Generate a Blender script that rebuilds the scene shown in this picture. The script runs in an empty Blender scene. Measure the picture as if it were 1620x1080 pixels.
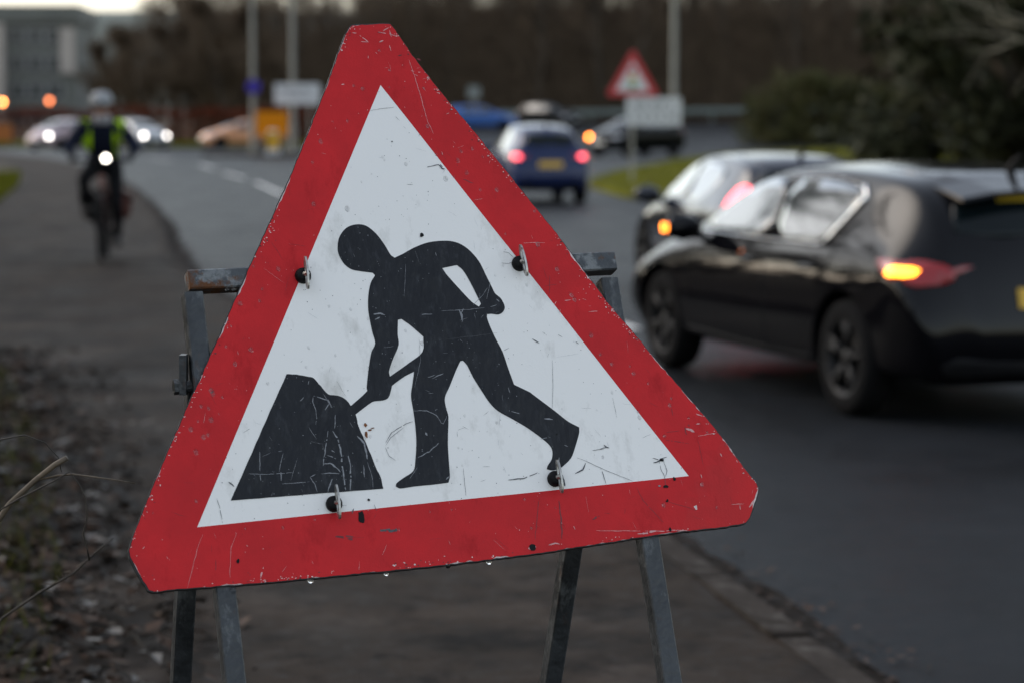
import bpy, bmesh, math, random
from math import sin, cos, pi, radians, sqrt, atan2
from mathutils import Vector, Matrix, noise
from mathutils.geometry import delaunay_2d_cdt
from mathutils.bvhtree import BVHTree
random.seed(7)
scene = bpy.context.scene
COL = scene.collection

# ------------------------------------------------------------------ camera
cam_data = bpy.data.cameras.new("camera")
cam = bpy.data.objects.new("camera", cam_data)
COL.objects.link(cam)
cam.location = (0, 0, 1.6)
cam.rotation_euler = (pi / 2 - math.atan(355 / 3825), 0, 0)
cam_data.sensor_width = 36
cam_data.lens = 85
cam_data.clip_start = 0.05
cam_data.clip_end = 3000
cam_data.dof.use_dof = True
cam_data.dof.focus_distance = 3.76
cam_data.dof.aperture_fstop = 4.0
cam_data.dof.aperture_blades = 0
scene.camera = cam

# ------------------------------------------------------------------ light
SUN_EL, SUN_AZ = radians(30), radians(-66)          # azimuth from +Y towards +X
world = bpy.data.worlds.new("World")
scene.world = world
world.use_nodes = True
wn, wl = world.node_tree.nodes, world.node_tree.links
bg = wn["Background"]
sky = wn.new("ShaderNodeTexSky")
sky.sky_type = 'NISHITA'
sky.sun_disc = False
sky.sun_elevation = SUN_EL
sky.sun_rotation = SUN_AZ
sky.air_density = 1.3
sky.dust_density = 2.0
sky.ozone_density = 1.2
hs = wn.new("ShaderNodeHueSaturation")
hs.inputs["Saturation"].default_value = 0.5
wl.new(sky.outputs[0], hs.inputs["Color"])
wl.new(hs.outputs[0], bg.inputs["Color"])
bg.inputs["Strength"].default_value = 0.15
sd = bpy.data.lights.new("sun", 'SUN')
sd.energy = 0.5
sd.angle = radians(45)
sd.color = (1.0, 0.86, 0.72)
sun = bpy.data.objects.new("sun", sd)
COL.objects.link(sun)
sdir = Vector((sin(SUN_AZ) * cos(SUN_EL), cos(SUN_AZ) * cos(SUN_EL), sin(SUN_EL)))
sun.rotation_euler = sdir.to_track_quat('Z', 'Y').to_euler()
scene.view_settings.view_transform = 'Standard'
scene.view_settings.look = 'None'
scene.view_settings.gamma = 1
scene.view_settings.use_curve_mapping = False
scene.view_settings.exposure = 1.05
scene.render.engine = 'CYCLES'
scene.cycles.use_denoising = True
scene.cycles.max_bounces = 6
scene.cycles.diffuse_bounces = 3
scene.cycles.glossy_bounces = 3
scene.cycles.transmission_bounces = 5
scene.cycles.sample_clamp_indirect = 6

# ------------------------------------------------------------------ helpers
class MB:
    def __init__(s):
        s.v, s.f, s.m = [], [], []
    def add(s, vs, fs, mi=0):
        b = len(s.v)
        s.v += [tuple(p) for p in vs]
        for f in fs:
            s.f.append([i + b for i in f]); s.m.append(mi)
        return b
    def box(s, c, d, rot=None, mi=0):
        hx, hy, hz = d[0] / 2, d[1] / 2, d[2] / 2
        P = [Vector((x * hx, y * hy, z * hz)) for x in (-1, 1) for y in (-1, 1) for z in (-1, 1)]
        if rot is not None: P = [rot @ p for p in P]
        c = Vector(c)
        s.add([c + p for p in P], [(0, 1, 3, 2), (4, 6, 7, 5), (0, 4, 5, 1), (2, 3, 7, 6), (0, 2, 6, 4), (1, 5, 7, 3)], mi)
    def tube(s, pts, rad, n=6, mi=0, cap=True, up=None, square=False):
        pts = [Vector(p) for p in pts]
        rs = rad if isinstance(rad, (list, tuple)) else [rad] * len(pts)
        b = len(s.v); prev = None
        for i, p in enumerate(pts):
            d = (pts[min(i + 1, len(pts) - 1)] - pts[max(i - 1, 0)])
            if d.length < 1e-9: d = Vector((0, 0, 1))
            d.normalize()
            if prev is None:
                a = Vector(up) if up is not None else (Vector((0, 0, 1)) if abs(d.z) < .9 else Vector((1, 0, 0)))
            else: a = prev
            a = (a - d * a.dot(d))
            if a.length < 1e-6: a = d.orthogonal()
            a.normalize(); prev = a; e = d.cross(a)
            for k in range(n):
                t = 2 * pi * k / n + (pi / 4 if square else 0)
                s.v.append(tuple(p + (a * cos(t) + e * sin(t)) * rs[i]))
        for i in range(len(pts) - 1):
            for k in range(n):
                q = (k + 1) % n
                s.f.append([b + i * n + k, b + i * n + q, b + (i + 1) * n + q, b + (i + 1) * n + k]); s.m.append(mi)
        if cap:
            s.f.append([b + k for k in range(n)][::-1]); s.m.append(mi)
            s.f.append([b + (len(pts) - 1) * n + k for k in range(n)]); s.m.append(mi)
    def bar(s, a, b_, w, up, mi=0):      # square tube of side w
        s.tube([a, b_], w / sqrt(2), 4, mi, True, up, True)
    def lathe(s, prof, n=24, M=None, mi=0):   # prof (r, h) about local z
        M = M or Matrix(); b = len(s.v)
        for r, h in prof:
            for k in range(n):
                t = 2 * pi * k / n
                s.v.append(tuple(M @ Vector((r * cos(t), r * sin(t), h))))
        for i in range(len(prof) - 1):
            for k in range(n):
                q = (k + 1) % n
                s.f.append([b + i * n + k, b + i * n + q, b + (i + 1) * n + q, b + (i + 1) * n + k]); s.m.append(mi)
        return b
    def build(s, name, mats, parent=None, smooth=False, loc=None):
        me = bpy.data.meshes.new(name)
        me.from_pydata(s.v, [], s.f)
        for m in (mats if isinstance(mats, (list, tuple)) else [mats]): me.materials.append(m)
        if any(s.m): me.polygons.foreach_set("material_index", s.m)
        if smooth: me.polygons.foreach_set("use_smooth", [True] * len(me.polygons))
        me.update()
        return link(name, me, parent, loc)

def link(name, me, parent=None, loc=None):
    o = bpy.data.objects.new(name, me)
    COL.objects.link(o)
    if parent is not None: o.parent = parent
    if loc is not None: o.location = loc
    return o
def tag(o, label=None, cat=None, group=None, kind=None):
    if label: o["label"] = label
    if cat: o["category"] = cat
    if group: o["group"] = group
    if kind: o["kind"] = kind
    return o
def thing(name, label, cat, loc=(0, 0, 0), rz=0, group=None):
    o = bpy.data.objects.new(name, None)
    COL.objects.link(o); o.location = loc; o.rotation_euler = (0, 0, rz)
    o.empty_display_size = .2
    return tag(o, label, cat, group)
def dup(o, loc=None, rz=None, scale=None, parent=None, label=None, group=None):
    c = o.copy(); COL.objects.link(c)
    if parent is not None: c.parent = parent
    if loc is not None: c.location = loc
    if rz is not None: c.rotation_euler = (0, 0, rz)
    if scale is not None: c.scale = (scale, scale, scale) if not isinstance(scale, tuple) else scale
    if label: c["label"] = label
    if group: c["group"] = group
    for ch in list(o.children): dup(ch, parent=c)
    return c

def interp(tab, t):
    if t <= tab[0][0]:
        (a, x), (b, y) = tab[0], tab[1]
    elif t >= tab[-1][0]:
        (a, x), (b, y) = tab[-2], tab[-1]
    else:
        for i in range(len(tab) - 1):
            if tab[i][0] <= t <= tab[i + 1][0]: break
        (a, x), (b, y) = tab[i], tab[i + 1]
        x0 = tab[i - 1] if i > 0 else (2 * a - b, 2 * x - y)
        x3 = tab[i + 2] if i + 2 < len(tab) else (2 * b - a, 2 * y - x)
        m0 = (y - x0[1]) / (b - x0[0]); m1 = (x3[1] - x) / (x3[0] - a)
        h = b - a; s = (t - a) / h
        return ((2*s**3-3*s*s+1)*x + (s**3-2*s*s+s)*h*m0 + (-2*s**3+3*s*s)*y + (s**3-s*s)*h*m1)
    return x + (y - x) * (t - a) / (b - a)

# ------------------------------------------------------------------ materials
def mat(name, col, rough=.6, metal=0, spec=.5, var=.0, vscale=8, col2=None, bump=0, bscale=60, coat=0, detail=4,
        ramp=(.35, .65), alpha=1, trans=0, ior=1.45, rvar=0, coords='Object', stretch=None, sheen=0):
    m = bpy.data.materials.new(name); m.use_nodes = True
    N, L = m.node_tree.nodes, m.node_tree.links
    b = N["Principled BSDF"]
    b.inputs["Base Color"].default_value = (*col, 1)
    b.inputs["Roughness"].default_value = rough
    b.inputs["Metallic"].default_value = metal
    b.inputs["Specular IOR Level"].default_value = spec
    b.inputs["Coat Weight"].default_value = coat
    b.inputs["Coat Roughness"].default_value = .05
    b.inputs["Transmission Weight"].default_value = trans
    b.inputs["IOR"].default_value = ior
    tc = N.new("ShaderNodeTexCoord"); src = tc.outputs[coords]
    if stretch:
        mp = N.new("ShaderNodeMapping"); mp.inputs["Scale"].default_value = stretch
        L.new(src, mp.inputs["Vector"]); src = mp.outputs[0]
    if col2 is not None or var or rvar:
        nz = N.new("ShaderNodeTexNoise"); nz.inputs["Scale"].default_value = vscale; nz.inputs["Detail"].default_value = detail
        nz.inputs["Roughness"].default_value = .65
        L.new(src, nz.inputs["Vector"])
        r = N.new("ShaderNodeValToRGB")
        c2 = col2 if col2 is not None else tuple(min(1, c * (1 + var)) for c in col)
        c1 = col if col2 is not None else tuple(c * (1 - var) for c in col)
        r.color_ramp.elements[0].position = ramp[0]; r.color_ramp.elements[1].position = ramp[1]
        r.color_ramp.elements[0].color = (*c1, 1); r.color_ramp.elements[1].color = (*c2, 1)
        L.new(nz.outputs["Fac"], r.inputs[0]); L.new(r.outputs[0], b.inputs["Base Color"])
        if rvar:
            mr = N.new("ShaderNodeMapRange")
            mr.inputs["From Min"].default_value = .3; mr.inputs["From Max"].default_value = .7
            mr.inputs["To Min"].default_value = max(.02, rough - rvar); mr.inputs["To Max"].default_value = min(1, rough + rvar)
            L.new(nz.outputs["Fac"], mr.inputs["Value"]); L.new(mr.outputs[0], b.inputs["Roughness"])
    if bump:
        n2 = N.new("ShaderNodeTexNoise"); n2.inputs["Scale"].default_value = bscale; n2.inputs["Detail"].default_value = 3
        L.new(src, n2.inputs["Vector"])
        bp = N.new("ShaderNodeBump"); bp.inputs["Strength"].default_value = bump; bp.inputs["Distance"].default_value = .01
        L.new(n2.outputs["Fac"], bp.inputs["Height"]); L.new(bp.outputs[0], b.inputs["Normal"])
    return m
def glow(name, col, strength, base=(.6, .6, .6)):
    m = mat(name, base, .2)
    b = m.node_tree.nodes["Principled BSDF"]
    b.inputs["Emission Color"].default_value = (*col, 1); b.inputs["Emission Strength"].default_value = strength
    m.cycles.emission_sampling = 'NONE'
    return m
def mixlayer(m, col, scale, lo, hi, stretch=None, detail=6, rough=None):
    """lays a second noise-shaped colour over the material's present colour (stains, wear)"""
    N, L = m.node_tree.nodes, m.node_tree.links
    b = N["Principled BSDF"]; sock = b.inputs["Base Color"]
    tc = N.new("ShaderNodeTexCoord"); src = tc.outputs["Object"]
    if stretch:
        mp = N.new("ShaderNodeMapping"); mp.inputs["Scale"].default_value = stretch
        L.new(src, mp.inputs["Vector"]); src = mp.outputs[0]
    nz = N.new("ShaderNodeTexNoise"); nz.inputs["Scale"].default_value = scale; nz.inputs["Detail"].default_value = detail
    nz.inputs["Roughness"].default_value = .7
    L.new(src, nz.inputs["Vector"])
    mr = N.new("ShaderNodeMapRange"); mr.inputs["From Min"].default_value = lo; mr.inputs["From Max"].default_value = hi
    L.new(nz.outputs["Fac"], mr.inputs["Value"])
    mx = N.new("ShaderNodeMix"); mx.data_type = 'RGBA'
    if sock.is_linked: L.new(sock.links[0].from_socket, mx.inputs[6])
    else: mx.inputs[6].default_value = sock.default_value
    mx.inputs[7].default_value = (*col, 1)
    L.new(mr.outputs[0], mx.inputs[0]); L.new(mx.outputs[2], sock)
    if rough is not None:
        rs = b.inputs["Roughness"]
        m2 = N.new("ShaderNodeMix"); m2.data_type = 'FLOAT'
        if rs.is_linked: L.new(rs.links[0].from_socket, m2.inputs[2])
        else: m2.inputs[2].default_value = rs.default_value
        m2.inputs[3].default_value = rough
        L.new(mr.outputs[0], m2.inputs[0]); L.new(m2.outputs[0], rs)
    return m

M_ground = mat("dark_earth", (.045, .036, .025), .9, spec=.12, var=.4, vscale=.6, bump=.4, bscale=5)
M_road = mat("wet_asphalt", (.013, .0145, .017), .42, spec=.03, var=.25, vscale=1.2, bump=.5, bscale=160, rvar=.07)
mixlayer(M_road, (.025, .026, .028), 190, .5, .7)
mixlayer(M_road, (.021, .022, .024), 16, .5, .68)
mixlayer(M_road, (.007, .008, .0095), .7, .52, .72, stretch=(1.6, .35, 1))
M_path = mat("path_asphalt", (.030, .0225, .0172), .68, spec=.035, var=.35, vscale=1.7, bump=.8, bscale=90, rvar=.1)
mixlayer(M_path, (.048, .044, .041), 12, .5, .75)
mixlayer(M_path, (.008, .0065, .0055), 2.3, .47, .66)
mixlayer(M_path, (.009, .007, .006), 7, .54, .68)
mixlayer(M_path, (.070, .055, .045), 1.3, .52, .70)
M_kerb = mat("concrete_kerb", (.044, .037, .032), .9, spec=.05, var=.3, vscale=9, bump=.5, bscale=80)
mixlayer(M_kerb, (.022, .018, .015), 3, .42, .62)
mixlayer(M_kerb, (.085, .078, .07), 9, .55, .72)
M_dirt = mat("gutter_dirt", (.019, .0155, .013), .9, spec=.03, var=.4, vscale=14, bump=.9, bscale=40)
mixlayer(M_dirt, (.034, .031, .029), 5, .48, .62)
M_paint = mat("road_paint", (.5, .5, .48), .5, var=.15, vscale=20)
M_grass = mat("verge_grass", (.075, .08, .008), .95, spec=.02, col2=(.13, .13, .012), vscale=3, bump=.8, bscale=25)
mixlayer(M_grass, (.055, .040, .018), 1.3, .48, .66)
M_blade = mat("grass_blade", (.09, .10, .010), .9, spec=.03, col2=(.13, .13, .016), vscale=2)
M_leafbrown = mat("dead_leaf", (.03, .017, .010), .6, spec=.12, col2=(.075, .045, .03), vscale=9, ramp=(.4, .62))
M_leafdark = mat("rotten_leaf", (.014, .011, .008), .6, spec=.12, var=.4, vscale=9)
M_leafpale = mat("pale_leaf", (.10, .09, .08), .55, var=.3, vscale=9)
M_beech = mat("beech_leaf", (.10, .026, .014), .9, spec=.03, var=.4, vscale=2)
M_bark = mat("bark", (.06, .05, .04), .9, spec=.12, var=.4, vscale=3, bump=.5, bscale=20)
M_barkpale = mat("pale_bark", (.13, .115, .085), .85, var=.3, vscale=4)
M_twig = mat("bare_twig", (.080, .058, .039), .9, spec=.12, var=.3, vscale=1)
M_ever = mat("evergreen_leaf", (.020, .023, .013), .6, spec=.08, col2=(.036, .037, .02), vscale=1.2)
M_bush = mat("bush_leaf", (.045, .04, .015), .7, spec=.12, col2=(.06, .065, .022), vscale=1.0)
M_bank = mat("woodland_floor", (.055, .036, .023), .95, spec=.12, var=.4, vscale=.5)
M_hill = mat("far_moor", (.10, .115, .105), .95, spec=.12, var=.25, vscale=.02)
M_galv = mat("galvanised", (.20, .24, .23), .5, metal=.5, var=.2, vscale=4)
M_steelgrey = mat("painted_post", (.20, .20, .18), .6, var=.15, vscale=3)
M_black = mat("black_plastic", (.009, .009, .010), .6, spec=.15)
M_rubber = mat("tyre_rubber", (.009, .009, .0095), .9, spec=.05)
M_rim = mat("alloy", (.02, .02, .021), .5, metal=.3, spec=.15)
M_rimdark = mat("dark_alloy", (.07, .07, .075), .35, metal=.8)
M_glass = mat("car_glass", (.006, .012, .013), .02, spec=.8, coat=1)
M_glassdark = mat("tinted_glass", (.004, .007, .008), .03, spec=.25)
M_chrome = mat("chrome", (.7, .7, .7), .18, metal=1)
M_numplate = mat("yellow_plate", (.55, .33, .03), .5)
M_whiteplate = mat("white_plate", (.65, .65, .62), .4)
M_redlens = mat("red_lens", (.25, .008, .01), .15, coat=.5)
M_clearlens = mat("clear_lens", (.35, .35, .36), .12, coat=.5)

# ------------------------------------------------------------------ setting: ground, road, path
KERB = [(-12, 4.0), (0, 2.12), (6.33, .99), (8.56, .57), (14, -.72), (23.5, -3.14), (36, -5.25), (50, -7.8), (61, -10.0), (75, -13.3), (93, -18.4), (108, -25), (118, -33)]
PWID = [(-12, 2.3), (6, 2.2), (11, 2.12), (23, 2.3), (40, 2.5), (55, 2.3), (89, 2.2), (118, 2.2)]
kx = lambda y: interp(KERB, y)
def knorm(y):
    d = Vector((kx(y + .1) - kx(y - .1), .2, 0)).normalized()
    return d, Vector((d.y, -d.x, 0))            # along, to the right (road side)
def koff(y, o, z):                               # a point o metres right of the kerb line
    d, r = knorm(y)
    p = Vector((kx(y), y, 0)) + r * o
    return (p.x, p.y, z)
def strip(name, m, ys, o0, o1, z0, z1=None, n=1, jitter=0, kind='structure', fz=None):
    mb = MB(); rows = []
    for y in ys:
        a, b = (o0(y) if callable(o0) else o0), (o1(y) if callable(o1) else o1)
        row = []
        for i in range(n + 1):
            t = i / n; o = a + (b - a) * t; z = z0 + ((z1 if z1 is not None else z0) - z0) * t
            p = koff(y, o + (random.uniform(-jitter, jitter) if i in (0, n) else 0), z)
            if fz: p = (p[0], p[1], fz(p))
            row.append(p)
        rows.append(row)
    vs = [p for r in rows for p in r]; w = n + 1
    fs = [(i * w + j, i * w + j + 1, (i + 1) * w + j + 1, (i + 1) * w + j) for i in range(len(rows) - 1) for j in range(n)]
    mb.add(vs, fs)
    o = mb.build(name, m, smooth=True)
    if kind: o["kind"] = kind
    return o
frange = lambda a, b, s: [a + i * s for i in range(int((b - a) / s) + 1)]

g = MB(); g.add([(-900, -300, -.03), (900, -300, -.03), (900, 900, -.03), (-900, 900, -.03)], [(0, 1, 2, 3)])
tag(g.build("ground", M_ground), kind='structure')
rd = MB()
ys = frange(-12, 118, 2)
edge = [koff(y, -.06, 0) for y in ys]
n0 = len(edge)
far = [(60, y, 0) for y in ys]
rd.add(edge + far, [(i, n0 + i, n0 + i + 1, i + 1) for i in range(n0 - 1)])
rd.add([edge[-1], far[-1], (60, 128, 0), (-75, 128, 0), (-75, 116, 0)], [(0, 1, 2, 3, 4)])
tag(rd.build("road", M_road), kind='structure')
path = strip("pavement", M_path, frange(-12, 112, .5), lambda y: -interp(PWID, y) - .1, -.12, .1, n=8,
             fz=lambda p: .1 + .012 * noise.noise(Vector((p[0] * .9, p[1] * .9, 0))))
strip("left_verge", M_ground, frange(-12, 125, 1), lambda y: -30, lambda y: -interp(PWID, y) - .02, .35, .105, n=8)
# gutter dirt and litter along the kerb foot
gd = strip("gutter_dirt", M_dirt, frange(-6, 70, .25), 0.0, lambda y: .22 + .1 * noise.noise(Vector((y * .8, 3, 0))), .012, .005, n=3, jitter=.03, kind='stuff')
# kerb stones, one by one
stone = None
y = -3.0; i = 0
while y < 90:
    d, r = knorm(y)
    L = .905
    c = Vector(koff(y + d.y * .4575, -.062, .045))
    if stone is None:
        mb = MB()
        prof = [(-.0625, -.09), (.0625, -.09), (.0625, .045), (.045, .058), (-.0625, .06)]
        L = .893
        vs = [(-L / 2, a, b) for a, b in prof] + [(L / 2, a, b) for a, b in prof]
        mb.add(vs, [(0, 1, 2, 3, 4), (9, 8, 7, 6, 5)] + [(k, (k + 1) % 5 + 0, (k + 1) % 5 + 5, k + 5)[::-1] for k in range(5)])
        stone = mb.build("kerb_stone", M_kerb, path); o = stone
    else:
        o = stone.copy(); COL.objects.link(o)
    o.location = c + Vector((0, 0, random.uniform(-.010, .005))) + r * random.uniform(-.008, .006)
    # local +x along the kerb, +y towards the road (mirrored profile handled by rotating)
    o.rotation_euler = (random.uniform(-.01, .01), 0, atan2(-d.y, -d.x) )
    y += d.y * .915; i += 1

# lane dashes
def dash(p0, p1, w=.12):
    a, b = Vector((*p0, .005)), Vector((*p1, .005)); d = (b - a).normalized(); s = Vector((d.y, -d.x, 0)) * w / 2
    mb = MB(); n = 6; vs = []
    for k in range(n + 1):
        q = a.lerp(b, k / n); vs += [q - s * random.uniform(.8, 1.05), q + s * random.uniform(.8, 1.05)]
    mb.add(vs, [(2 * k, 2 * k + 1, 2 * k + 3, 2 * k + 2) for k in range(n)])
    return tag(mb.build("lane_dash", M_paint), kind='structure')
CL = [(2, 4.6), (8, 3.2), (13.5, 1.75), (16, 1.25), (18.6, .85), (24, -.35), (36, -2.5), (53.5, -5.3), (63.5, -7.05), (68.4, -8.1), (80, -10.2), (92, -13.5)]
for y0, y1 in ((18.2, 20.4), (27, 31), (38, 43), (50, 59), (63, 69), (75, 81), (88, 94)):
    dash((interp(CL, y0), y0), (interp(CL, y1), y1), .14)

# right-hand verge between the roads
def slab(name, pts, z, m, skirt=.12):
    mb = MB(); n = len(pts)
    cx, cy = sum(p[0] for p in pts) / n, sum(p[1] for p in pts) / n
    mb.add([(p[0], p[1], z) for p in pts], [tuple(range(n))])
    mb.add([(p[0], p[1], z) for p in pts] + [(p[0], p[1], z - skirt) for p in pts], [(k, (k + 1) % n, (k + 1) % n + n, k + n)[::-1] for k in range(n)])
    return tag(mb.build(name, m), kind='structure')
VERGE = [(1.75, 55), (2.2, 48.5), (3.0, 41.5), (4.6, 33), (7.5, 22), (11, 8), (14, -8), (34, -8), (34, 126), (17, 120), (9, 100), (5.6, 84), (3.3, 70), (2.0, 60)]
slab("grass_verge", VERGE, .1, M_grass)
slab("traffic_island", [(-12.4, 97), (-12.6, 99.5), (-11, 102), (-4, 103), (-3.2, 101), (-4.5, 98.5), (-9, 96)], .1, M_path)
slab("far_grass_verge", [(-75, 127.5), (-75, 150), (-9, 150), (-9, 127.5)], .12, M_grass)
# the rising side road beyond and the bank of the wood
mb = MB(); mb.add([(-9, 112, .004), (40, 112, .004), (40, 156, 1.25), (-9, 156, 1.25)], [(0, 1, 2, 3)])
tag(mb.build("side_road", M_road), kind='structure')
mb = MB()
NX, NY = 60, 16
vs = []
for j in range(NY):
    for i in range(NX):
        x = -130 + 260 * i / (NX - 1); yy = 156.5 + 110 * j / (NY - 1)
        slope = .11 * max(0, min(1, (x + 33) / 22))
        vs.append((x, yy, (1.2 if x > -9 else .1) + (yy - 156.5) * slope + .8 * noise.noise(Vector((x * .06, yy * .06, 0))) * min(1, j / 2)))
mb.add(vs, [(j * NX + i, j * NX + i + 1, (j + 1) * NX + i + 1, (j + 1) * NX + i) for j in range(NY - 1) for i in range(NX - 1)])
tag(mb.build("wooded_bank", M_bank, smooth=True), kind='structure')
mb = MB(); vs = []
for j in range(8):
    for i in range(50):
        x = -420 + 840 * i / 49; yy = 480 + 30 * j
        vs.append((x, yy, -1 + (30.6 + 1.6 * noise.noise(Vector((x * .008, 1, 0)))) * sin(min(1, j / 6) * pi / 2)))
mb.add(vs, [(j * 50 + i, j * 50 + i + 1, (j + 1) * 50 + i + 1, (j + 1) * 50 + i) for j in range(7) for i in range(49)])
tag(mb.build("far_hill", M_hill, smooth=True), kind='structure')

# ------------------------------------------------------------------ building far left
def add_building():
    M_conc = mat("grey_render", (.135, .14, .125), .85, var=.12, vscale=.3)
    M_pale = mat("pale_panel", (.40, .36, .32), .8, var=.08, vscale=.4)
    M_win = mat("window_glass", (.03, .04, .045), .1)
    M_fr = mat("window_frame", (.3, .3, .3), .6)
    t = thing("office_building", "grey four storey building with rows of dark windows and pale end tower", "building", (-46.5, 215, 0), radians(4))
    mb = MB(); mb.box((-1, 8, 5.0), (18, 16, 10.0)); mb.build("wall", M_conc, t)
    mb = MB(); mb.box((-1, 8, 10.7), (18.6, 17, 1.4)); mb.build("roof_storey", M_conc, t)
    mb = MB(); mb.box((.9, -.9, 4.9), (1.7, 2.2, 9.8)); mb.build("tower", M_pale, t)
    mb = MB(); mb.box((7.2, -.15, 7.4), (1.3, .5, 4.0)); mb.build("pale_panel", M_pale, t)
    win = pane = None
    for r in range(4):
        for c in range(3):
            x = 2.75 + c * 1.62; z = 1.5 + r * 2.4
            if win is None:
                f = MB()
                for dx, dz, w, h in ((0, .65, 1.5, .1), (0, -.65, 1.5, .1), (-.72, 0, .1, 1.25), (.72, 0, .1, 1.25), (0, 0, .07, 1.25)):
                    f.box((dx, 0, dz), (w, .12, h))
                win = f.build("window", M_fr, t, loc=(x, -.05, z))
                p = MB(); p.box((0, .05, 0), (1.4, .06, 1.2)); pane = p.build("pane", M_win, win)
            else:
                dup(win, loc=(x, -.05, z), parent=t)
    return t
add_building()

# ------------------------------------------------------------------ vegetation
def rnd_dir(d, ang):
    a = d.orthogonal().normalized(); b = d.cross(a); t = random.uniform(0, 2 * pi)
    return (d * cos(ang) + (a * cos(t) + b * sin(t)) * sin(ang)).normalized()
def make_tree(name, H, spread, twigs, label, group, trunk_r=.16, bark=None, twigr=.014, fork=.3):
    t = thing(name, label, "tree", group=group)
    tr, cr = MB(), MB()
    pts = [Vector((0, 0, -.3))]; d = Vector((0, 0, 1)); n = 9
    for i in range(n):
        d = (d + Vector((random.uniform(-.09, .09), random.uniform(-.09, .09), .1))).normalized(); pts.append(pts[-1] + d * H / n)
    tr.tube(pts, [trunk_r * (1 - .85 * i / n) for i in range(n + 1)], 7)
    for i in range(int(H * 2.2)):
        k = random.uniform(fork, .98); q = pts[int(k * n)].lerp(pts[min(n, int(k * n) + 1)], k * n % 1)
        L = spread * (1.05 - k) * random.uniform(.6, 1.2) + .5
        dd = rnd_dir(Vector((0, 0, 1)), random.uniform(.6, 1.2)); bp = [q]
        for s in range(4):
            dd = (dd + Vector((random.uniform(-.2, .2), random.uniform(-.2, .2), .12))).normalized(); bp.append(bp[-1] + dd * L / 4)
        r0 = trunk_r * .38 * (1.1 - k) + .012
        tr.tube(bp, [r0 * (1 - .2 * s) for s in range(5)], 4, cap=False)
        for w in range(twigs):
            a = random.uniform(.25, 1); j = min(3, int(a * 4)); p = bp[j].lerp(bp[j + 1], a * 4 - j)
            wd = rnd_dir(dd, random.uniform(.3, 1.0)); wl_ = random.uniform(.4, 1.3) * (.5 + spread * .16)
            m1 = p + wd * wl_ * .5; wd2 = rnd_dir(wd, .35); m2 = m1 + wd2 * wl_ * .5
            cr.tube([p, m1, m2], [twigr, twigr * .8, twigr * .4], 3, cap=False)
            for s in range(2):
                w3 = rnd_dir(wd2, .7); cr.tube([m1, m1 + w3 * wl_ * .5], [twigr * .7, twigr * .3], 3, cap=False)
    tr.build("trunk", bark or M_bark, t); cr.build("crown", M_twig, t)
    return t
GW = "bare trees of the wood behind the road"
LW = "bare winter tree with grey brown trunk in the dark wood"
protos = [make_tree("bare_tree", 10.6 + .6 * i, 3.0 + .3 * i, 16, LW, GW, .15 + .03 * i, fork=.22) for i in range(4)]
spots = []
random.seed(21)
for row in range(7):
    for i in range(22):
        x = -21 + row * -1.2 + 78 * (i + random.uniform(-.4, .4)) / 21 ; yy = 159.0 + row * 4.5 + random.uniform(-1.8, 1.8)
        spots.append((x, yy))
def bankz(x, yy):
    slope = .11 * max(0, min(1, (x + 33) / 22))
    return (1.2 if x > -9 else .1) + (yy - 156.5) * slope
for k, (x, yy) in enumerate(spots):
    p = protos[k % 4]
    loc = (x, yy, bankz(x, yy) - .2); s0 = random.uniform(.85, 1.2); sc = (s0, s0, s0 * .95); rz = random.uniform(0, 6.28)
    if k < 4:
        p.location = loc; p.rotation_euler.z = rz; p.scale = sc
    else: dup(p, loc, rz, sc)
# taller bare trees of the hedgerow, left of the pavement and outside the frame
for k, (x, y) in enumerate(((-13.5, 27), (-16.5, 34), (-10.2, 29.5), (-11.8, 33.5), (-10.6, 25.5), (-14.5, 39), (-12.0, 21), (-19, 44), (-23, 56), (-10.5, 14))):
    dup(protos[k % 4], (x, y, .2), random.uniform(0, 6), (.85, .85, 1.0), label="bare hedgerow tree at the left of the pavement", group="bare trees along the left hedgerow")
# rounded low trees at the left, in front of the building
GL = "low bushy bare trees in front of the building"
lt = make_tree("bare_tree", 6.6, 3.3, 60, "low round bare tree with dense twigs, beyond the beech hedge", GL, .13, fork=.10, twigr=.022)
for k, (x, yy, s) in enumerate(((-23.6, 143, .95), (-21.0, 139, .95), (-18.4, 144, 1.12), (-16.6, 141, 1.25), (-22.6, 148, 1.02), (-19.6, 150, 1.08), (-23.0, 141.5, .86), (-17.2, 147, 1.1), (-20.2, 146, 1.05), (-15.2, 145, 1.2))):
    if k == 0: lt.location = (x, yy, .1); lt.scale = (s, s, s)
    else: dup(lt, (x, yy, .1), random.uniform(0, 6), s)
# tangled undergrowth of the wood: one mass
ug = MB()
for i in range(90000):
    x = random.uniform(-20, 58); yy = 157 + abs(random.gauss(0, 22)); z = bankz(x, yy)
    h = random.uniform(1.2, 10.5) * random.uniform(.5, 1); a = random.uniform(-.5, .5); r = random.uniform(.012, .04)
    p = Vector((x, yy, z - .1)); q = p + Vector((a * h, random.uniform(-.3, .3) * h, h)); e = Vector((r, 0, 0))
    ug.add([p - e, p + e, q + Vector((0, r * .6, 0))], [(0, 1, 2)])
tag(ug.build("undergrowth", M_twig), kind='stuff')

def leaf_cloud(mb, n, inside, size, mi=0, shell=False):
    """n leaf-sized quads at points drawn by inside()"""
    for i in range(n):
        c = Vector(inside()); a = rnd_dir(Vector((0, 0, 1)), random.uniform(0, pi)); b = a.orthogonal().normalized()
        b = (Matrix.Rotation(random.uniform(0, 6.28), 3, a) @ b); s = size * random.uniform(.6, 1.4); e = a.cross(b)
        mb.add([c - b * s, c + e * s * .45, c + b * s, c - e * s * .45], [(0, 1, 2, 3)], mi)
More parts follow.
